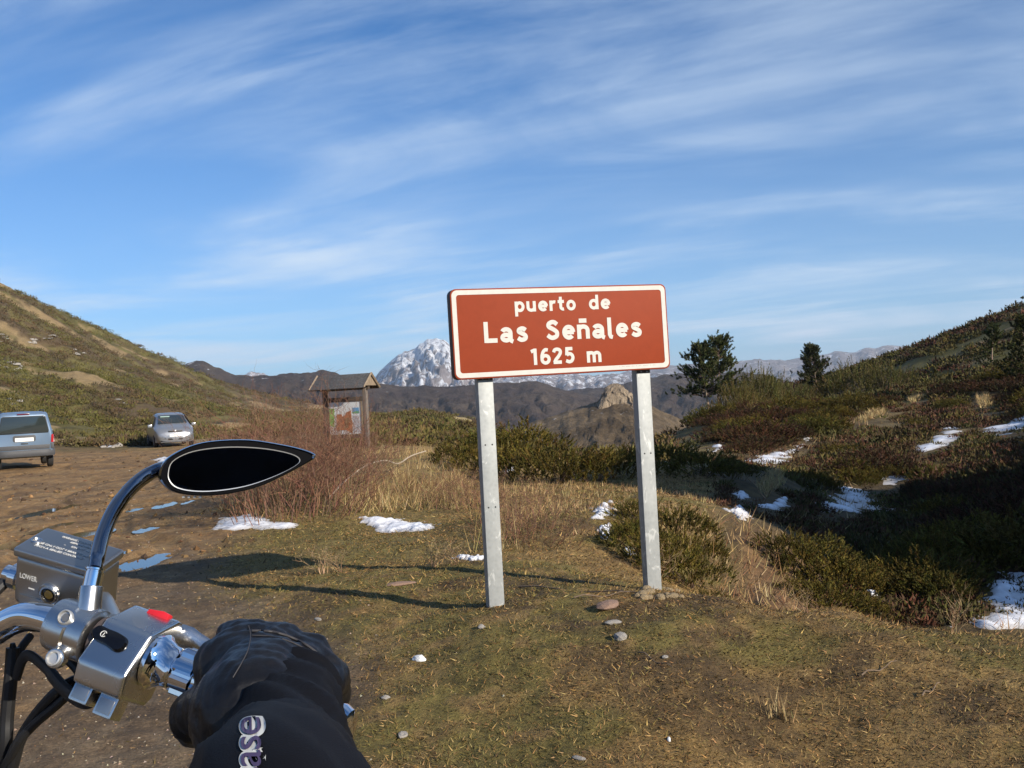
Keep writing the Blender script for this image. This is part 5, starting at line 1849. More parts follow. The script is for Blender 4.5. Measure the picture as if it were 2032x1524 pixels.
random.seed(5)
for pix, lab, th in (
    ([(430, 1040), (455, 1024), (500, 1022), (540, 1036), (600, 1044), (560, 1050), (490, 1052), (450, 1050)], 'thin patchy snow under the reddish leafless bush beside the muddy track', 0.035),
    ([(722, 1028), (750, 1030), (800, 1034), (858, 1042), (845, 1054), (790, 1056), (745, 1050), (728, 1042)], 'flat oblong snow patch at the foot of the straw bank', 0.05),
    ([(892, 1107), (940, 1103), (972, 1106), (965, 1112), (920, 1112)], 'narrow sliver of snow beside the left sign post', 0.03),
    ([(1478, 912), (1530, 898), (1600, 870), (1612, 876), (1600, 890), (1570, 905), (1540, 920), (1500, 922)], 'long sunlit snow patch slanting up between heather mats', 0.06),
    ([(1622, 1020), (1660, 985), (1690, 968), (1722, 962), (1795, 948), (1790, 958), (1735, 975), (1725, 995), (1690, 1020), (1650, 1026)], 'shaded blue snow tongue in the ravine between junipers', 0.06),
    ([(1812, 890), (1850, 872), (1880, 848), (1905, 850), (1895, 868), (1862, 888), (1835, 896)], 'bright snow patch below the grassy ledge on the far slope', 0.06),
    ([(1945, 1240), (1960, 1205), (1952, 1165), (1985, 1140), (2060, 1135), (2090, 1200), (2060, 1250), (1990, 1250)], 'largest shaded snow patch on the ravine floor', 0.06),
    ([(1510, 1005), (1540, 998), (1560, 990), (1558, 1002), (1535, 1012)], 'small snow patch behind the big ravine juniper', 0.05),
    ([(1448, 1012), (1470, 1010), (1484, 1022), (1465, 1030)], 'small snow lump at the top of the earth bank', 0.06),
    ([(1178, 1032), (1192, 1005), (1215, 997), (1212, 1015), (1200, 1030)], 'upright snow patch against the juniper behind the right post', 0.05),
    ([(1186, 1050), (1210, 1042), (1208, 1072), (1195, 1068)], 'lower of two snow lumps at the juniper edge', 0.05),
    ([(1236, 1090), (1258, 1092), (1262, 1100), (1245, 1102)], 'tiny snow lump beside the right sign post', 0.04),
    ([(1000, 928), (1030, 920), (1025, 932), (1005, 940)], 'small snow patch under the middle juniper hedge', 0.05),
    ([(1418, 884), (1432, 878), (1430, 890), (1420, 896)], 'snow speck among heather below the twin-stemmed pine', 0.05),
    ([(1955, 848), (2000, 842), (2032, 826), (2050, 840), (2000, 862)], 'broken snow along the upper edge of the shaded slope', 0.05),
    ([(206, 888), (232, 878), (246, 878), (228, 888)], 'snow strip at the edge of the track below the hill', 0.08),
    ([(304, 912), (325, 907), (336, 912), (320, 916)], 'snow scrap on the mud in front of the silver car', 0.05),
    ([(1455, 980), (1470, 975), (1490, 985), (1470, 992)], 'snow scrap on the grass above the ravine juniper', 0.04),
    ([(1722, 1176), (1740, 1172), (1745, 1180), (1728, 1184)], 'little snow scrap by the lone tussock on the ravine floor', 0.04),
):
    snow_patch(pix, lab, th)

t = NT('muddy water')
t.set('Base Color', (0.03, 0.022, 0.014)).set('Roughness', 0.03).set('IOR', 1.33).set('Specular IOR Level', 0.9)
t.bump(t.noise(30, 2), 0.02, 0.002)
M_WATER = t.m


for cx_, cy_, a_, b_, lv in PUD:
    ring = [Vector((math.cos(q) * a_ * 1.25, math.sin(q) * b_ * 1.25, 0)) for q in (2 * math.pi * k / 28 for k in range(28))]
    o = MB().quadgrid([[p * 1.02 + Vector((0, 0, -0.03)) for p in ring], ring, [p * 0.5 for p in ring]], closed=True, cap1=True).build('puddle', M_WATER, smooth=False)
    o.location = (cx_, cy_, lv - 0.012)
    tag(o, kind='structure')

# ------------------------------------------------------------------ bushes one can tell apart


def on_ground(px, py, ymin=0):
    return hit(px, py, ymin)


def jun(px, py, w_px, label, group, hs=1.0, proto=None, name='juniper_bush', cat='bush', dist=None):
    g = hit(px, py) if dist is None else None
    if dist is not None:
        p = at(px, py, dist)
        g = Vector((p.x, p.y, H(p.x, p.y)))
    s = w_px * g.y / FPX / 2.05
    proto = proto or P_JUN[int(rng.integers(5))]
    return place_plant(name, proto, (g.x, g.y, g.z - 0.03 * s), (s, s, s * hs), rng.uniform(0, 6.28), label, cat, group)


for px, py, w_, hs in ((905, 925, 120, 0.9), (960, 940, 150, 0.9), (1030, 952, 190, 0.95), (1105, 958, 190, 1.05), (1180, 955, 170, 0.9), (1245, 944, 150, 0.9), (1120, 905, 200, 1.05), (1040, 905, 180, 0.9), (1200, 905, 180, 0.8), (960, 900, 150, 0.8)):
    jun(px, py, w_, 'olive juniper bush in the hedge behind the two sign posts', 'junipers behind the sign', hs)
for px, py, w_, hs in ((1330, 925, 150, 0.75), (1390, 945, 160, 0.75), (1445, 950, 120, 0.8)):
    jun(px, py, w_, 'low juniper right of the sign reaching over the sunny grass', 'junipers right of the sign', hs)
for px, py, w_, hs, d in ((1255, 1100, 150, 1.0, 9.2), (1310, 1130, 170, 1.1, 8.6), (1365, 1130, 150, 1.2, 8.6), (1402, 1165, 95, 0.9, 7.9), (1330, 1040, 190, 1.0, 10.2), (1260, 1020, 120, 0.9, 11.0), (1390, 1060, 120, 1.15, 9.8), (1250, 1060, 110, 0.8, 9.9)):
    jun(px, py, w_, 'dense juniper just behind the right sign post above the earth bank', 'junipers at the right post', hs, dist=d)
for px, py, w_, hs, d in ((1555, 1085, 140, 0.95, 10.6), (1600, 1120, 180, 0.95, 10.2), (1665, 1150, 200, 0.95, 9.9), (1630, 1210, 160, 0.9, 9.0), (1700, 1120, 150, 0.85, 10.6), (1585, 1185, 110, 0.85, 9.2), (1620, 1080, 170, 0.7, 11.2), (1705, 1190, 130, 0.8, 9.4)):
    jun(px, py, w_, 'tall sunlit juniper standing in the ravine beside the bare earth bank', 'big ravine junipers', hs, dist=d)


_RT = np.array(CAM_R.transposed())


def seen_at(x, y, z):
    q = _RT @ np.stack([x, y, z - EYE])
    return q[0] / -q[2] * FPX + CX, CY - q[1] / -q[2] * FPX


def blocks_view(x, y, z, s):
    """would bushes of half-width s (arrays) hide an open patch behind them?"""
    res = np.zeros(len(x), dtype=bool)
    u, vb = seen_at(x, y, z)
    vt = seen_at(x, y, z + 1.0 * s)[1]
    w = 0.95 * s * FPX / y
    for px, py, ymax in clear_views:
        cx_, cy_ = sum(px) / len(px), sum(py) / len(py)
        pts = [(cx_, cy_)]
        for i in range(len(px)):
            for f in (0.0, 0.5):
                ex_, ey_ = px[i] * (1 - f) + px[i - 1] * f, py[i] * (1 - f) + py[i - 1] * f
                pts += [(cx_ + (ex_ - cx_) * k, cy_ + (ey_ - cy_) * k) for k in (0.5, 0.92)]
        front = y < ymax + 0.3
        for a, b in pts:
            res |= front & (np.abs(u - a) < w) & (b > vt) & (b < vb + 1.5)
    return res


# sunny ledges of dry grass on the far slope
LEDGES = [[(1692, 838), (1722, 818), (1765, 815), (1762, 826), (1715, 840)], [(1936, 786), (1958, 778), (1972, 806), (1944, 812)], [(1300, 872), (1322, 855), (1366, 848), (1352, 868)], [(1800, 792), (1830, 784), (1836, 792), (1806, 800)], [(1500, 965), (1545, 935), (1560, 960), (1520, 990)]]
for L_ in LEDGES:
    w_ = [hit(*p) for p in L_]
    clear_views.append(([p[0] for p in L_], [p[1] for p in L_], max(p.y for p in w_)))


def scatter(nj, nh, y0, y1, b0, s0, s1, lab_j, grp_j, lab_h, grp_h, seed, gap):
    M = 2600
    ys = np.exp(rng.uniform(np.log(y0), np.log(y1), M))
    bs = rng.uniform(b0, 0.60, M)
    xs = bs * ys
    ss = rng.uniform(s0, s1, M)
    zs = height(xs, ys)
    kd = vnoise(xs * 0.3, ys * 0.3, seed)
    ok = ~(((ys < 13.2) & (bs < 0.345)) | ((ys < 23) & (bs < 0.27)) | ((ys < 9.6) & (bs > 0.45))) & ~blocks_view(xs, ys, zs, ss * 1.15)
    got = []
    cj = ch = 0
    for x, y, z, s, kind in zip(xs[ok], ys[ok], zs[ok], ss[ok], kd[ok]):
        x, y, z, s = float(x), float(y), float(z), float(s)
        if any(math.hypot(x - p, y - q) < gap * s for p, q in got):
            continue
        if (kind > 0.47 or y < 13.5) and cj < nj:
            place_plant('juniper_bush', P_JUN[int(rng.integers(5))], (x, y, z - 0.06), (s, s, s * float(rng.uniform(0.55, 0.95))), rng.uniform(0, 6.28), lab_j, 'bush', grp_j)
            cj += 1
        elif kind <= 0.52 and y > 13.5 and ch < nh:
            place_plant('heather_bush', P_HEA[int(rng.integers(3))], (x, y, z - 0.05), (s * 1.15, s * 1.15, s), rng.uniform(0, 6.28), lab_h, 'bush', grp_h)
            ch += 1
        else:
            continue
        got.append((x, y))


scatter(90, 60, 9.3, 25, 0.24, 0.4, 1.15, 'dark juniper bush on the shaded ravine slope', 'junipers in the shaded ravine', 'rust brown heather mat in the shaded ravine', 'heather in the shaded ravine', 301, 0.5)
scatter(85, 85, 25, 52, 0.15, 0.55, 1.35, 'olive juniper bush on the sunlit far slope', 'junipers on the far slope', 'rust brown heather mat on the sunlit far slope', 'heather on the far slope', 303, 0.6)

# pale broom round the pines
for px, py, w_, hs in ((1465, 842, 90, 1.3), (1505, 830, 100, 1.5), (1545, 812, 100, 1.4), (1590, 805, 80, 1.0), (1650, 800, 100, 0.9), (1700, 785, 110, 1.2), (1760, 775, 110, 1.0), (1490, 850, 80, 1.0), (1600, 815, 80, 0.9), (1520, 806, 90, 1.4)):
    g = at(px, py, float(np.interp(px, [1450, 1550, 1650, 1800], [52, 62, 66, 60])))
    s = w_ * g.y / FPX / 2.0
    place_plant('broom_bush', P_BRM[int(rng.integers(3))], (g.x, g.y, H(g.x, g.y) - 0.05), (s, s, s * hs), rng.uniform(0, 6.28), 'yellowish broom bush among the pines on the slope', 'bush', 'broom bushes by the pines')

# ------------------------------------------------------------------ pines


def pine_mesh(hgt, R, trunks, seed, n_br=60, ntuft=12, needle=0.16, crown0=0.28):
    r_ = np.random.default_rng(seed)
    tv, cr = [], []
    nodes = []
    for (bx, by, lx, ly, hf) in trunks:
        zs = np.linspace(-0.3, hgt * hf, 9)
        f = np.clip(zs / (hgt * hf), 0, 1)
        pts = np.stack([bx + lx * f + 0.10 * np.sin(3 * f + seed), by + ly * f, zs], 1)
        rad_ = 0.075 * hgt / 4 * (1.05 - f)
        n = len(pts) - 1
        tv.append(rods(pts[:-1], pts[1:], rad_[:-1], rad_[1:], pick([(0.30, 0.22, 0.17)], n, 0.1), 7))
        nodes.append(pts)
    bases, ends, rads = [], [], []
    for k in range(n_br):
        pts = nodes[k % len(nodes)]
        f = crown0 + (1 - crown0) * r_.uniform(0, 1) ** 0.9
        i = f * (len(pts) - 1)
        i0 = int(min(i, len(pts) - 2))
        p = pts[i0] + (pts[i0 + 1] - pts[i0]) * (i - i0)
        a = r_.uniform(0, 6.28)
        ff = (f - crown0) / (1 - crown0)
        ln = R * (1.12 - 0.86 * ff ** 1.3) * r_.uniform(0.45, 1.12) * (0.75 + 0.25 * min(1, ff * 6))
        d = np.array([np.cos(a), np.sin(a), r_.uniform(0.05, 0.45) + 0.5 * ff])
        bases.append(p)
        ends.append(p + d / np.linalg.norm(d) * ln)
        rads.append(0.022 * hgt / 4)
    for pts in nodes:
        for q in range(3):
            bases.append(pts[-2])
            ends.append(pts[-1] + r_.normal(size=3) * np.array([0.10, 0.10, 0.12]) * hgt / 4)
            rads.append(0.02)
    bases, ends, rads = np.array(bases), np.array(ends), np.array(rads)
    tv.append(rods(bases, ends, rads, rads * 0.35, pick([(0.20, 0.14, 0.10)], len(bases), 0.15), 4))
    nb = len(bases)
    t_ = np.tile(np.linspace(0.30, 1.0, ntuft), nb)
    tb = np.repeat(bases, ntuft, 0) * (1 - t_[:, None]) + np.repeat(ends, ntuft, 0) * t_[:, None] + r_.normal(size=(nb * ntuft, 3)) * 0.09 * hgt / 4
    td = unit(np.repeat(unit(ends - bases), ntuft, 0) + np.array([[0, 0, 0.75]]) + r_.normal(size=(nb * ntuft, 3)) * 0.35)
    crn = plumes(tb, td, r_.uniform(0.16, 0.34, len(tb)) * hgt / 4.5, 32, needle * hgt / 4.5, 0.042, [(0.082, 0.092, 0.030), (0.062, 0.074, 0.027), (0.105, 0.108, 0.038), (0.052, 0.058, 0.022)], 1.0)
    return join(tv), crn


def pine(px, py, d, hgt, R, trunks, seed, label, **kw):
    g = at(px, py, d)
    tr, cr = pine_mesh(hgt, R, trunks, seed, **kw)
    e = empty('pine_tree', (g.x, g.y, H(g.x, g.y)))
    link('trunk', mesh_np('trunk', *tr[:2], M_TWIG, tr[2], smooth=True), e)
    link('crown', mesh_np('crown', *cr[:2], M_LEAF, cr[2]), e)
    tag(e, label, 'tree')


pine(1418, 838, 58, 4.4, 1.95, [(-0.10, 0, -0.65, 0.1, 0.93), (0.40, 0.3, 0.05, 0, 1.0)], 11, 'twin-stemmed pine with pale trunks standing right of the sign', n_br=120, crown0=0.33)
pine(1622, 800, 75, 4.2, 1.75, [(0.0, 0, -0.25, 0, 1.0)], 13, 'single dense pine farther up among yellowish broom bushes', n_br=100, crown0=0.12)
pine(1530, 815, 66, 2.3, 0.95, [(0.0, 0, 0.1, 0, 1.0)], 17, 'short rounded young pine between the two taller pines', n_br=40, crown0=0.05)
pine(2035, 800, 48, 2.9, 1.3, [(0.0, 0, 0.1, 0, 1.0)], 19, 'dark pine cut off by the right edge on the hillside', n_br=80, crown0=0.03)
pine(1975, 775, 60, 2.3, 1.25, [(0.0, 0, 0.1, 0, 1.0)], 23, 'low spreading pine beside the dark pine on the right hillside', n_br=50, crown0=0.02)
for px, py, d, h_ in ((1965, 648, 97, 0.9), (2018, 618, 88, 0.8), (2028, 608, 86, 1.1), (1925, 660, 100, 0.6), (1895, 668, 103, 0.5)):
    pine(px, py, d, h_, 0.28, [(0, 0, 0, 0, 1.0)], int(px), 'tiny pine sapling on the right skyline', n_br=16, ntuft=4, needle=0.3)
for o in bpy.data.objects:
    if o.get('label') == 'tiny pine sapling on the right skyline':
        o['group'] = 'pine saplings on the right skyline'
# pines added on the knoll, out of frame, to help shade the ravine
for i, (x, y) in enumerate(((17.5, 3.0), (20.5, 6.5), (24.0, 8.5))):
    g = Vector((x, y, H(x, y)))
    tr, cr = pine_mesh(3.4, 1.2, [(0, 0, 0.1, 0, 1.0)], 40 + i, n_br=46, ntuft=5, crown0=0.05)
    e = empty('pine_tree', g)
    link('trunk', mesh_np('trunk', *tr[:2], M_TWIG, tr[2], smooth=True), e)
    link('crown', mesh_np('crown', *cr[:2], M_LEAF, cr[2]), e)
    tag(e, 'bushy unseen pine added on the knoll to shade the ravine', 'tree', 'unseen pines added on the knoll for shade')

# ------------------------------------------------------------------ leafless reddish bushes and dry stalks


def bare_bush(n_stem, hgt, spread, pal, seed, r0=0.007, kids=5, grand=3, lean=(0, 0)):
    r_ = np.random.default_rng(seed)
    segs = []

    def grow(p, d, ln, r, level):
        n = 4 if level == 0 else 3
        for i in range(n):
            d = d + r_.normal(size=3) * 0.20 + np.array([0, 0, 0.05])
            d = d / np.linalg.norm(d)
            q = p + d * ln / n
            segs.append((p, q, r * (1 - 0.8 * i / n), r * (1 - 0.8 * (i + 1) / n)))
            if level < 2 and i > 0:
                for _ in range((kids if level == 0 else grand) // (n - 1) + (1 if r_.uniform() < 0.5 else 0)):
                    dd = d + r_.normal(size=3) * 0.75
                    dd[2] = abs(dd[2]) * 0.8 + 0.15
                    grow(q, dd / np.linalg.norm(dd), ln * r_.uniform(0.3, 0.55), r * 0.55, level + 1)
            p = q

    for k in range(n_stem):
        a = r_.uniform(0, 6.28)
        rr_ = np.sqrt(r_.uniform()) * spread * 0.5
        d = np.array([np.cos(a) * r_.uniform(0.1, 0.6) + lean[0], np.sin(a) * r_.uniform(0.1, 0.6) + lean[1], 1.0])
        grow(np.array([np.cos(a) * rr_, np.sin(a) * rr_, -0.05]), d / np.linalg.norm(d), hgt * r_.uniform(0.6, 1.0), r0, 0)
    p0, p1 = np.array([s[0] for s in segs]), np.array([s[1] for s in segs])
    return rods(p0, p1, np.array([s[2] for s in segs]), np.array([s[3] for s in segs]), pick(pal, len(segs), 0.15), 3)


def bare_proto(**kw):
    d = bare_bush(**kw)
    return mesh_np('twigs', *d[:2], M_TWIG, d[2])


B_RED = [bare_proto(n_stem=46, hgt=1.25, spread=1.3, pal=RED, seed=s, r0=0.0055, kids=6) for s in (1, 2, 3)]
B_LOW = [bare_proto(n_stem=34, hgt=0.75, spread=1.1, pal=RED + STRAW[2:3], seed=s, r0=0.0055, lean=(0.25, 0)) for s in (4, 5)]
B_DRY = [bare_proto(n_stem=9, hgt=0.30, spread=0.03, pal=[(0.34, 0.24, 0.13), (0.26, 0.17, 0.09)], seed=s, r0=0.005, kids=4, grand=3) for s in (6, 7)]


def bare(px, py, s, proto, name, label, cat, group, hs=1.0):
    g = hit(px, py)
    o = link(name, proto, None, g, rng.uniform(0, 6.28))
    o.scale = (s, s, s * hs)
    return tag(o, label, cat, group)


for px, py, s, hs in ((545, 1030, 0.95, 1.05), (600, 1025, 1.0, 1.0), (650, 1012, 0.95, 0.95), (520, 1010, 0.8, 1.0), (690, 975, 0.8, 0.95), (580, 995, 1.0, 1.15), (630, 985, 0.9, 1.1)):
    bare(px, py, s, B_RED[int(rng.integers(3))], 'leafless_bush', 'tall leafless reddish bush in front of the information shelter', 'bush', 'leafless bushes before the shelter', hs)
for px, py, s, hs in ((960, 1010, 0.7, 0.9), (1010, 1040, 0.75, 0.85), (1050, 1060, 0.7, 0.8), (920, 990, 0.7, 0.9), (1080, 1085, 0.6, 0.7), (880, 1000, 0.6, 0.8), (1000, 1075, 0.6, 0.7), (820, 975, 0.5, 0.8)):
    bare(px, py, s, B_LOW[int(rng.integers(2))], 'leafless_bush', 'low leafless pinkish bush beside the left sign post', 'bush', 'low leafless bushes at the left post', hs)
for px, py, s in ((640, 1140, 0.9), (676, 1136, 0.8), (860, 1125, 0.9), (905, 1122, 0.7)):
    bare(px, py, s, B_DRY[int(rng.integers(2))], 'dead_weed', 'curled dead weed on the turf left of the sign', 'plant', 'dead weeds left of the sign', 0.8)
for px, py, s in ((1305, 1150, 0.9), (1370, 1163, 1.0), (1395, 1166, 0.7), (1462, 1182, 0.7)):
    bare(px, py, s, B_DRY[int(rng.integers(2))], 'dead_weed', 'pale dead weed by the foot of the right post', 'plant', 'dead weeds at the right post', 1.0)
bare(1600, 1216, 0.55, B_DRY[0], 'dead_weed', 'dark seed head standing alone on the turf brow', 'plant', None, 0.9)
bare(1888, 1258, 0.55, B_DRY[1], 'dead_weed', 'single forked stalk on the brow against the dark ravine', 'plant', None, 1.3)

# tall dry tuft in the foreground turf, and smaller ones


def tuft(px, py, n, hgt, spread, label, group=None):
    g = hit(px, py)
    p = np.stack([rng.normal(size=n) * spread, rng.normal(size=n) * spread * 0.6, np.full(n, -0.01)], 1)
    d = unit(np.stack([rng.normal(size=n) * 0.22, rng.normal(size=n) * 0.22, np.ones(n)], 1))
    dat = spikes(p, d, hgt * rng.uniform(0.4, 1.0, n), np.full(n, 0.0045), pick(STRAW, n, 0.2))
    o = link('grass_tuft', mesh_np('grass_tuft', *dat[:2], M_STRAW, dat[2]), None, g)
    tag(o, label, 'grass', group)


tuft(1540, 1425, 46, 0.20, 0.035, 'upright pale grass tuft alone in the foreground turf')
for px, py in ((800, 960), (820, 930), (1345, 1110), (985, 1090), (900, 1010)):
    tuft(px, py, 60, 0.55, 0.09, 'tall straw tuft on the bank left of the sign' if px < 1000 else 'tall straw tuft behind the right post', 'straw tufts on the bank' if px < 1000 else None)

# ------------------------------------------------------------------ stones, chips, sticks
M_STONE = simple('pale limestone', (0.34, 0.31, 0.27), 0.85, var=0.3, scale=30, bump=0.5, bdist=0.01)
M_STONE_RED = simple('reddish flat stone', (0.27, 0.17, 0.12), 0.85, var=0.25, scale=25, bump=0.5, bdist=0.01)
M_CHIP = simple('white chip', (0.72, 0.72, 0.70), 0.7, var=0.1)


def stone_mesh(seed, mat, sub=2):
    b = bmesh.new()
    bmesh.ops.create_icosphere(b, subdivisions=sub, radius=1.0)
    r_ = random.Random(seed)
    ph = [r_.uniform(0, 6) for _ in range(6)]
    for v_ in b.verts:
        c = v_.co
        k = 1 + 0.22 * math.sin(2.3 * c.x + ph[0]) + 0.18 * math.sin(2.9 * c.y + ph[1]) + 0.14 * math.sin(3.7 * c.z + ph[2]) + r_.uniform(-0.07, 0.07)
        v_.co = c * k
    me = bpy.data.meshes.new('stone')
    b.to_mesh(me)
    b.free()
    me.materials.append(mat)
    return me


S_PALE = [stone_mesh(i, M_STONE) for i in range(4)]
S_CLOD = stone_mesh(12, simple('dry pale earth', (0.36, 0.27, 0.155), 0.95, var=0.35, scale=60, bump=0.8, bdist=0.01))
S_RED, S_CHIP = stone_mesh(9, M_STONE_RED), stone_mesh(10, M_CHIP)
for px, py, sx, sy, sz, me, label, grp in (
    (1208, 1203, 0.095, 0.06, 0.028, S_RED, 'flat reddish stone half sunk in turf left of the right post', None),
    (1215, 1236, 0.045, 0.03, 0.018, S_PALE[0], 'pale grey stone below the flat reddish stone', None),
    (1230, 1268, 0.045, 0.035, 0.022, S_PALE[1], 'tan rounded stone in the turf in front of the sign', None),
    (828, 1310, 0.040, 0.025, 0.018, S_CHIP, 'white crumpled scrap lying on the turf beside the glove', None),
    (1327, 1468, 0.014, 0.009, 0.008, S_CHIP, 'small bright white chip in the foreground turf', None),
    (800, 1462, 0.030, 0.02, 0.016, S_PALE[2], 'dark grey stone near the rider sleeve', None),
    (765, 1386, 0.024, 0.014, 0.01, S_PALE[3], 'small grey stone right of the glove', None),
    (1150, 1506, 0.030, 0.014, 0.01, S_PALE[0], 'long pale stone at the near edge of the turf', None),
    (632, 1230, 0.040, 0.014, 0.010, S_PALE[1], 'thin pale stone at the track edge beyond the glove', None),
    (1320, 1306, 0.018, 0.014, 0.010, S_PALE[2], 'blue grey pebble in the turf below the right post', None),
    (955, 1245, 0.022, 0.018, 0.014, S_PALE[3], 'grey pebble at the foot of the left post', None),
    (800, 1160, 0.10, 0.05, 0.018, S_RED, 'flat tan slab in the grass left of the left post', None),
):
    g = hit(px, py)
    o = link('stone', me, None, (g.x, g.y, g.z + sz * 0.3), rng.uniform(0, 3))
    o.scale = (sx, sy, sz)
    tag(o, label, 'stone', grp)
# whitish rubble at the edge of the far track
for k in range(34):
    px, py = rng.uniform(205, 300), 0
    py = np.interp(px, [205, 300], [884, 868]) + rng.uniform(-6, 9)
    g = hit(px, py, 20)
    s = rng.uniform(0.08, 0.26)
    o = link('stone', S_PALE[k % 4], None, (g.x, g.y, g.z + s * 0.2), rng.uniform(0, 3))
    o.scale = (s, s * 0.8, s * 0.6)
    tag(o, 'pale boulder in the rubble beside the silver car', 'stone', 'rubble beside the silver car')
for k in range(46):
    cx_, cy_ = ((8, 672), (62, 682), (22, 726), (42, 734), (100, 668), (28, 800), (240, 800), (150, 700))[k % 8]
    g = hit(cx_ + rng.normal() * 9, cy_ + rng.normal() * 4, 50)
    s = rng.uniform(0.15, 0.5) * g.y / 150
    o = link('rock', S_PALE[k % 4], None, (g.x, g.y, g.z + s * 0.25), rng.uniform(0, 3))
    o.scale = (s * 1.3, s * 0.8, s * 0.45)
    tag(o, 'pale limestone rock breaking through scrub on the left hill', 'rock', 'rocks on the left hill')
# broken earth and straw round the right post
for k in range(26):
    g = hit(rng.uniform(1262, 1352), rng.uniform(1168, 1188))
    s = rng.uniform(0.014, 0.034)
    o = link('clod', S_CLOD, None, (g.x, g.y, g.z + s * 0.2), rng.uniform(0, 3))
    o.scale = (s * 1.3, s, s * 0.6)
    tag(o, 'pale clod in the rubble round the foot of the right post', 'clod', 'clods round the right post')
M_STICK = simple('dead stick', (0.17, 0.12, 0.08), 0.85, var=0.3, scale=40)
for a_, b_, r_, lab in (((1030, 1168), (1270, 1182), 0.006, 'thin dark stick lying between the two posts'), ((1140, 1190), (1250, 1180), 0.005, 'short straw coloured stick beside the flat reddish stone'), ((1268, 1300), (1335, 1330), 0.004, 'curved twig in the turf below the right post'),
                        ((1710, 1345), (1780, 1318), 0.004, 'pale twig lying on the turf at the right'), ((1830, 1385), (1865, 1362), 0.004, 'short pale twig at the far right of the turf')):
    p, q = hit(*a_), hit(*b_)
    pts = [p.lerp(q, f) + Vector((0, 0, 0.012 + 0.012 * math.sin(f * 9)))for f in np.linspace(0, 1, 7)]
    o = MB().tube([x_ - p for x_ in pts], [r_ * (1 - 0.5 * f) for f in np.linspace(0, 1, 7)], 6).build('stick', M_STICK)
    o.location = p
    tag(o, lab, 'stick')
# long bleached branch on the straw bank
p, q = hit(660, 975), hit(880, 905)
pts = [at(655, 985, 14.5), at(690, 950, 15.5), at(730, 922, 16.5), at(765, 914, 17), at(790, 920, 17), at(815, 905, 17.5), at(845, 895, 18)]
pts = [Vector((v_.x, v_.y, max(v_.z, H(v_.x, v_.y) + 0.03))) for v_ in pts]
o = MB().tube([v_ - pts[0] for v_ in spline(pts, 4)], 0.011, 6).build('branch', simple('bleached wood', (0.40, 0.33, 0.25), 0.8))
o.location = pts[0]
tag(o, 'long bleached branch arching over the straw bank', 'branch')

# crag on the hill beyond the valley
g = at(1224, 792, 470)
M_CRAG = rock_mat('tan crag', (0.20, 0.155, 0.11), (0.36, 0.28, 0.19), 0.12)
rows = []
outl = [(-12.5, -9, 1.0), (-9.5, -1.0, 0.9), (-7.4, 2.5, 0.75), (-5.5, 6.4, 0.6), (-3.0, 8.2, 0.5), (0.0, 8.6, 0.45), (2.6, 7.4, 0.5), (4.4, 4.4, 0.6), (7.0, 2.2, 0.7), (10.5, -0.6, 0.8), (14.0, -4.0, 0.9), (17, -9, 1.0)]
for k, (x, z, w_) in enumerate(outl):
    ring = []
    for j in range(15):
        a = math.pi * j / 14
        nz = (fbm(np.array([x * 0.35 + j * 0.5]), np.array([z * 0.3 + j * 0.3]), 4, 500)[0] - 0.5) * 5.0
        ring.append(Vector((x + nz * 0.5, -math.cos(a) * 13 * w_ + nz * 0.5, -14 + (z + 14) * math.sin(a) ** 0.45 + nz * 0.5)))
    rows.append(ring)
cm = MB().quadgrid(rows, cap0=False)
bmesh.ops.subdivide_edges(cm.bm, edges=cm.bm.edges[:], cuts=3, use_grid_fill=True)
for v_ in cm.bm.verts:
    c = v_.co
    n1 = fbm(np.array([c.x * 0.35 + c.z * 0.12]), np.array([c.y * 0.35 + c.z * 0.08]), 4, 511, 0.6)[0] - 0.5
    n2 = abs(fbm(np.array([c.x * 0.9 + c.y * 0.5]), np.array([c.z * 0.35]), 3, 512, 0.6)[0] - 0.5)
    v_.co = c + Vector((n1 * 3.5, n1 * 3.0 + n2 * 2.5, n1 * 2.2 - n2 * 1.8))
crag = cm.build('rock_outcrop', M_CRAG, smooth=False)
crag.location = (g.x, g.y, g.z - 1.0)
tag(crag, 'tan limestone crag on the hill seen between the sign posts', 'rock')

# ------------------------------------------------------------------ turf, straw, gravel and far scrub (nobody could count them)
N = 760000
y = np.exp(rng.uniform(np.log(3.4), np.log(19.0), N) - 0.18 * rng.uniform(0, 1, N))
y = np.maximum(y, 3.3)
x = y * rng.uniform(-0.60, 0.72, N)
mud = zones(x, y)
cl = fbm(x * 2.6, y * 2.6, 4, 201)
bear = x / y
keep = (rng.uniform(size=N) > mud * 0.97) & (rng.uniform(size=N) < sstep(0.25, 0.55, cl) + 0.40) & ~((bear > 0.19) & (y > 6.8))
x, y, cl = x[keep], y[keep], cl[keep]
n = len(x)
z = height(x, y)
flow = fbm(x * 1.1, y * 1.1, 3, 211) * 12
d = unit(np.stack([np.cos(flow) * 0.6 + rng.normal(size=n), np.sin(flow) * 0.6 + rng.normal(size=n), rng.uniform(0.05, 0.8, n)], 1))
green = sstep(0.44, 0.60, fbm(x * 1.3, y * 1.3, 5, 101))
tan_ = pick([(0.34, 0.215, 0.078), (0.27, 0.16, 0.058), (0.21, 0.115, 0.042), (0.32, 0.22, 0.088), (0.10, 0.058, 0.024), (0.06, 0.037, 0.016)], n, 0.24)
grn = pick([(0.165, 0.124, 0.036), (0.13, 0.104, 0.030), (0.205, 0.147, 0.048), (0.08, 0.062, 0.021)], n, 0.25)
c = np.where((rng.uniform(size=n) < 0.16 + 0.42 * green)[:, None], grn, tan_)
sc = 0.6 + y / 9
dat = spikes(np.stack([x, y, z - 0.004], 1), d, rng.gamma(2.2, 0.0072, n).clip(0.006, 0.04) * (0.8 + y / 14), rng.uniform(0.003, 0.0075, n) * sc, c)
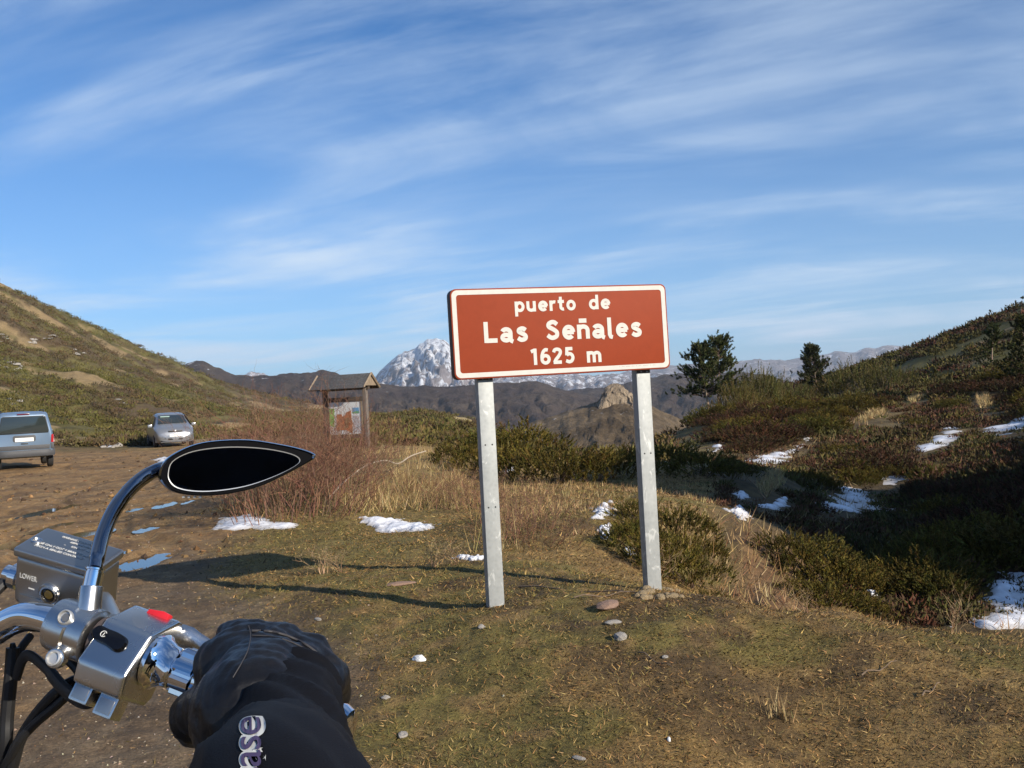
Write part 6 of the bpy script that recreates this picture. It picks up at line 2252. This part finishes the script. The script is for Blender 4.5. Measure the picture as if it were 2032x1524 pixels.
tag(link('turf_grass', mesh_np('turf_grass', *dat[:2], M_STRAW, dat[2])), 'short matted dry grass covering the turf', 'grass', kind='stuff')

# straw on the bank
N = 30000
y = np.exp(rng.uniform(np.log(9.2), np.log(24), N))
x = y * rng.uniform(-0.30, 0.20, N)
cl = fbm(x * 1.1, y * 1.1, 3, 221)
keep = (cl > 0.47) & (rng.uniform(size=N) > zones(x, y)) & (y > np.interp(x / y, [-0.3, -0.08, -0.02, 0.03, 0.09], [12.6, 12.4, 10.6, 9.2, 9.4]) + (cl - 0.5) * 3)
x, y = x[keep], y[keep]
n = len(x)
d = unit(np.stack([rng.normal(size=n) * 0.45 + 0.15, rng.normal(size=n) * 0.4, np.ones(n)], 1))
dat = spikes(np.stack([x, y, height(x, y) - 0.01], 1), d, rng.uniform(0.10, 0.34, n) * np.interp(x / y, [-0.06, 0.0, 0.06, 0.14], [1.0, 0.7, 0.42, 0.36]), rng.uniform(0.006, 0.012, n), pick(STRAW + [(0.26, 0.14, 0.08), (0.20, 0.155, 0.06)], n, 0.2))
tag(link('straw', mesh_np('straw', *dat[:2], M_STRAW, dat[2])), 'standing straw coloured grass on the bank behind the sign', 'grass', kind='stuff')
# straw tumbling down the earth bank and in sunny gaps of the slope
N = 9000
y = np.exp(rng.uniform(np.log(7.2), np.log(40), N))
x = y * rng.uniform(0.19, 0.55, N)
cl = fbm(x * 0.8 + 3, y * 0.8, 3, 231)
keep = (cl > 0.56) | ((y < 12) & (x / y < 0.27))
x, y = x[keep], y[keep]
n = len(x)
d = unit(np.stack([rng.normal(size=n) * 0.5 + 0.3, rng.normal(size=n) * 0.5, np.full(n, 0.8)], 1))
dat = spikes(np.stack([x, y, height(x, y) - 0.01], 1), d, rng.uniform(0.08, 0.24, n) * (0.8 + y / 40), rng.uniform(0.006, 0.011, n) * (0.8 + y / 30), pick(STRAW + [(0.28, 0.14, 0.07)] * 2, n, 0.2))
tag(link('slope_straw', mesh_np('slope_straw', *dat[:2], M_STRAW, dat[2])), 'dry grass on the earth bank and slope gaps', 'grass', kind='stuff')

pts_ = []
for L_ in LEDGES:
    w_ = [hit(*p) for p in L_]
    for k in range(700):
        c = rng.dirichlet(np.ones(len(w_)) * 0.6)
        pts_.append((sum(a * p.x for a, p in zip(c, w_)), sum(a * p.y for a, p in zip(c, w_))))
pts_ = np.array(pts_)
x, y = pts_[:, 0], pts_[:, 1]
n = len(x)
d = unit(np.stack([rng.normal(size=n) * 0.5, rng.normal(size=n) * 0.5, np.ones(n)], 1))
dat = spikes(np.stack([x, y, height(x, y) - 0.01], 1), d, rng.uniform(0.08, 0.22, n) * (0.7 + y / 50), rng.uniform(0.008, 0.016, n) * (0.6 + y / 25), pick(STRAW[:2] + STRAW[3:], n, 0.15))
tag(link('ledge_straw', mesh_np('ledge_straw', *dat[:2], M_STRAW, dat[2])), 'bright dry grass on the ledges of the far slope', 'grass', kind='stuff')

# clods thrown up on the track
N = 1700
y = np.exp(rng.uniform(np.log(9.5), np.log(46), N))
x = y * rng.uniform(-0.62, 0.0, N)
keep = (rng.uniform(size=N) < zones(x, y)) & (fbm(x * 0.8, y * 0.8, 3, 281) > 0.46)
x, y = x[keep], y[keep]
n = len(x)
s = rng.uniform(0.012, 0.05, n) * (0.7 + y / 40)
dirs = np.array([(1, 0, 0), (0, 1, 0), (-1, 0, 0), (0, -1, 0), (0, 0, 0.7), (0.3, 0.2, 0.65)], dtype=float)
V = np.stack([x, y, height(x, y)], 1)[:, None] + (dirs[None] + rng.normal(size=(n, 6, 3)) * 0.25) * s[:, None, None]
F = (np.arange(n)[:, None, None] * 6 + np.array([[0, 1, 5], [1, 2, 4], [2, 3, 4], [3, 0, 5], [5, 1, 4], [5, 4, 3]])[None]).reshape(-1, 3)
tag(link('mud_clods', mesh_np('mud_clods', V.reshape(-1, 3), F, M_TWIG, np.repeat(pick([(0.19, 0.108, 0.046), (0.14, 0.080, 0.036), (0.21, 0.125, 0.052), (0.08, 0.045, 0.022), (0.06, 0.036, 0.02)], n, 0.2), 6, 0))), 'small clods of mud thrown up on the track', 'mud', kind='stuff')

# gravel in the mud
N = 9000
y = np.exp(rng.uniform(np.log(3.6), np.log(30), N))
x = y * rng.uniform(-0.62, 0.1, N)
keep = rng.uniform(size=N) < zones(x, y) * 0.95 + 0.03
x, y = x[keep], y[keep]
n = len(x)
z = height(x, y)
s = rng.uniform(0.0025, 0.009, n) * (0.8 + y / 20)
dirs = np.array([(1, 0, 0), (-0.5, 0.87, 0), (-0.5, -0.87, 0), (0, 0, 0.8)], dtype=float)
V = np.stack([x, y, z], 1)[:, None] + (dirs[None] + rng.normal(size=(n, 4, 3)) * 0.25) * s[:, None, None]
F = (np.arange(n)[:, None, None] * 4 + np.array([[0, 1, 3], [1, 2, 3], [2, 0, 3]])[None]).reshape(-1, 3)
tag(link('gravel', mesh_np('gravel', V.reshape(-1, 3), F, M_TWIG, np.repeat(pick([(0.24, 0.18, 0.12), (0.17, 0.12, 0.075), (0.30, 0.25, 0.20), (0.11, 0.075, 0.05)], n, 0.2), 4, 0))), 'scattered gravel in the mud of the track', 'gravel', kind='stuff')


def scrub(name, xs, ys, size, pal_fn, label, K=26, leafk=0.27, stand=1.0):
    n = len(xs)
    z = height(xs, ys)
    u = unit(rng.normal(size=(n * K, 3)))
    u[:, 2] = np.abs(u[:, 2])
    S = np.repeat(size, K)
    b = np.repeat(np.stack([xs, ys, z], 1), K, 0) + u * (S * rng.uniform(0.35, 0.85, n * K))[:, None] * np.array([[1, 1, 0.55 * stand]])
    d = unit(u * 0.8 + np.array([[0, 0, 0.45]]) + rng.normal(size=(n * K, 3)) * 0.55)
    c = np.repeat(pal_fn(n), K, 0) * rng.uniform(0.86, 1.14, (n * K, 1))
    dat = spikes(b, d, S * leafk * rng.uniform(0.5, 1.2, n * K), S * 0.13, np.clip(c, 0.004, 0.9))
    tag(link(name, mesh_np(name, *dat[:2], M_LEAF, dat[2])), label, 'scrub', kind='stuff')


# left hill
N = 17000
y = np.exp(rng.uniform(np.log(50), np.log(330), N))
x = y * rng.uniform(-0.60, -0.03, N)
cl = fbm(x * 0.13 + 4, y * 0.07, 5, 161, 0.62)
c2 = fbm(x * 0.06, y * 0.06, 4, 251, 0.6)
keep = (cl < 0.625) & (c2 > 0.33) & (rng.uniform(size=N) > zones(x, y)) & ~((y < 60) & (x / y > -0.2))
x, y, c2 = x[keep], y[keep], c2[keep]
br = sstep(0.44, 0.58, fbm(x * 0.05, y * 0.05, 5, 141, 0.6) + 0.10 * sstep(160, 230, y))


def pal_left(n):
    a = pick([(0.120, 0.100, 0.028), (0.105, 0.090, 0.026), (0.135, 0.110, 0.034), (0.095, 0.078, 0.024)], n, 0.1)
    b = pick([(0.12, 0.080, 0.040), (0.105, 0.070, 0.036), (0.095, 0.062, 0.032)], n, 0.1)
    return np.where((rng.uniform(size=n) < 0.15 + 0.7 * br)[:, None], b, a)


scrub('hillside_scrub', x, y, rng.uniform(0.45, 1.0, len(x)) * (0.7 + y / 240), pal_left, 'olive and brown scrub covering the left hillside', 28)
# plateau behind the shelter and the middle distance
N = 2200
y = np.exp(rng.uniform(np.log(24), np.log(150), N))
x = y * rng.uniform(-0.17, 0.16, N)
keep = ~((y < 34) & (x / y < -0.05))
x, y = x[keep], y[keep]
scrub('valley_scrub', x, y, rng.uniform(0.4, 0.9, len(x)) * (0.7 + y / 120), lambda n: pick([(0.105, 0.092, 0.026), (0.085, 0.075, 0.022), (0.13, 0.10, 0.035), (0.09, 0.055, 0.03)], n, 0.2), 'olive scrub on the plateau behind the shelter and hedge', 44)
# right hill
N = 9500
y = np.exp(rng.uniform(np.log(10.5), np.log(130), N))
x = y * rng.uniform(0.16, 0.62, N)
cl = fbm(x * 0.16 + 4, y * 0.16, 4, 261, 0.6)
keep = (cl < 0.56) & ((y > 50) | (rng.uniform(size=N) < 0.45))
sz = rng.uniform(0.35, 0.85, N) * (0.35 + y / 80)
keep &= ~blocks_view(x, y, height(x, y), sz * 1.0)
keep &= ~((y < 13.2) & (x / y < 0.33)) & ~((y < 23) & (x / y < 0.265))
x, y, sz = x[keep], y[keep], sz[keep]
hb_ = sstep(0.42, 0.60, fbm(x * 0.12, y * 0.12, 4, 271))


def pal_right(n):
    a = pick([(0.085, 0.078, 0.020), (0.070, 0.066, 0.020), (0.10, 0.088, 0.024), (0.055, 0.050, 0.016)], n, 0.2)
    b = pick(HEA, n, 0.2)
    return np.where((rng.uniform(size=n) < 0.22 + 0.65 * hb_)[:, None], b, a)


scrub('slope_scrub', x, y, sz, pal_right, 'dark juniper and heather scrub covering the right hill', 44, 0.27)

# low cover between the bushes and round the snow
N = 15000
y = np.exp(rng.uniform(np.log(9.2), np.log(60), N))
x = y * rng.uniform(0.20, 0.62, N)
sz = rng.uniform(0.07, 0.20, N) * (0.7 + y / 26)
keep = (~blocks_view(x, y, height(x, y), sz * 0.75) | (rng.uniform(size=N) < 0.10)) & ~((y < 12.5) & (x / y < 0.30)) & (fbm(x * 0.5, y * 0.5, 3, 291) < 0.60)
x, y, sz = x[keep], y[keep], sz[keep]
hb_ = sstep(0.38, 0.56, fbm(x * 0.25, y * 0.25, 4, 293))
scrub('low_heath', x, y, sz, pal_right, 'low heather and tussocks between the bushes of the right slope', 26, 0.34, 0.8)

# ------------------------------------------------------------------ the air between here and the mountains
t = NT('haze')
t.n.remove(t.b)
vol = t.n.new('ShaderNodeVolumePrincipled')
vol.inputs['Color'].default_value = (0.72, 0.84, 1.0, 1)
vol.inputs['Density'].default_value = 0.00008
vol.inputs['Anisotropy'].default_value = 0.0
t.l.new(vol.outputs[0], t.n['Material Output'].inputs['Volume'])
HZ = 15000
hz = MB().box((0, 0, 125), (2 * HZ, 2 * HZ, 650)).build('haze', t.m, smooth=False)
tag(hz, kind='stuff')
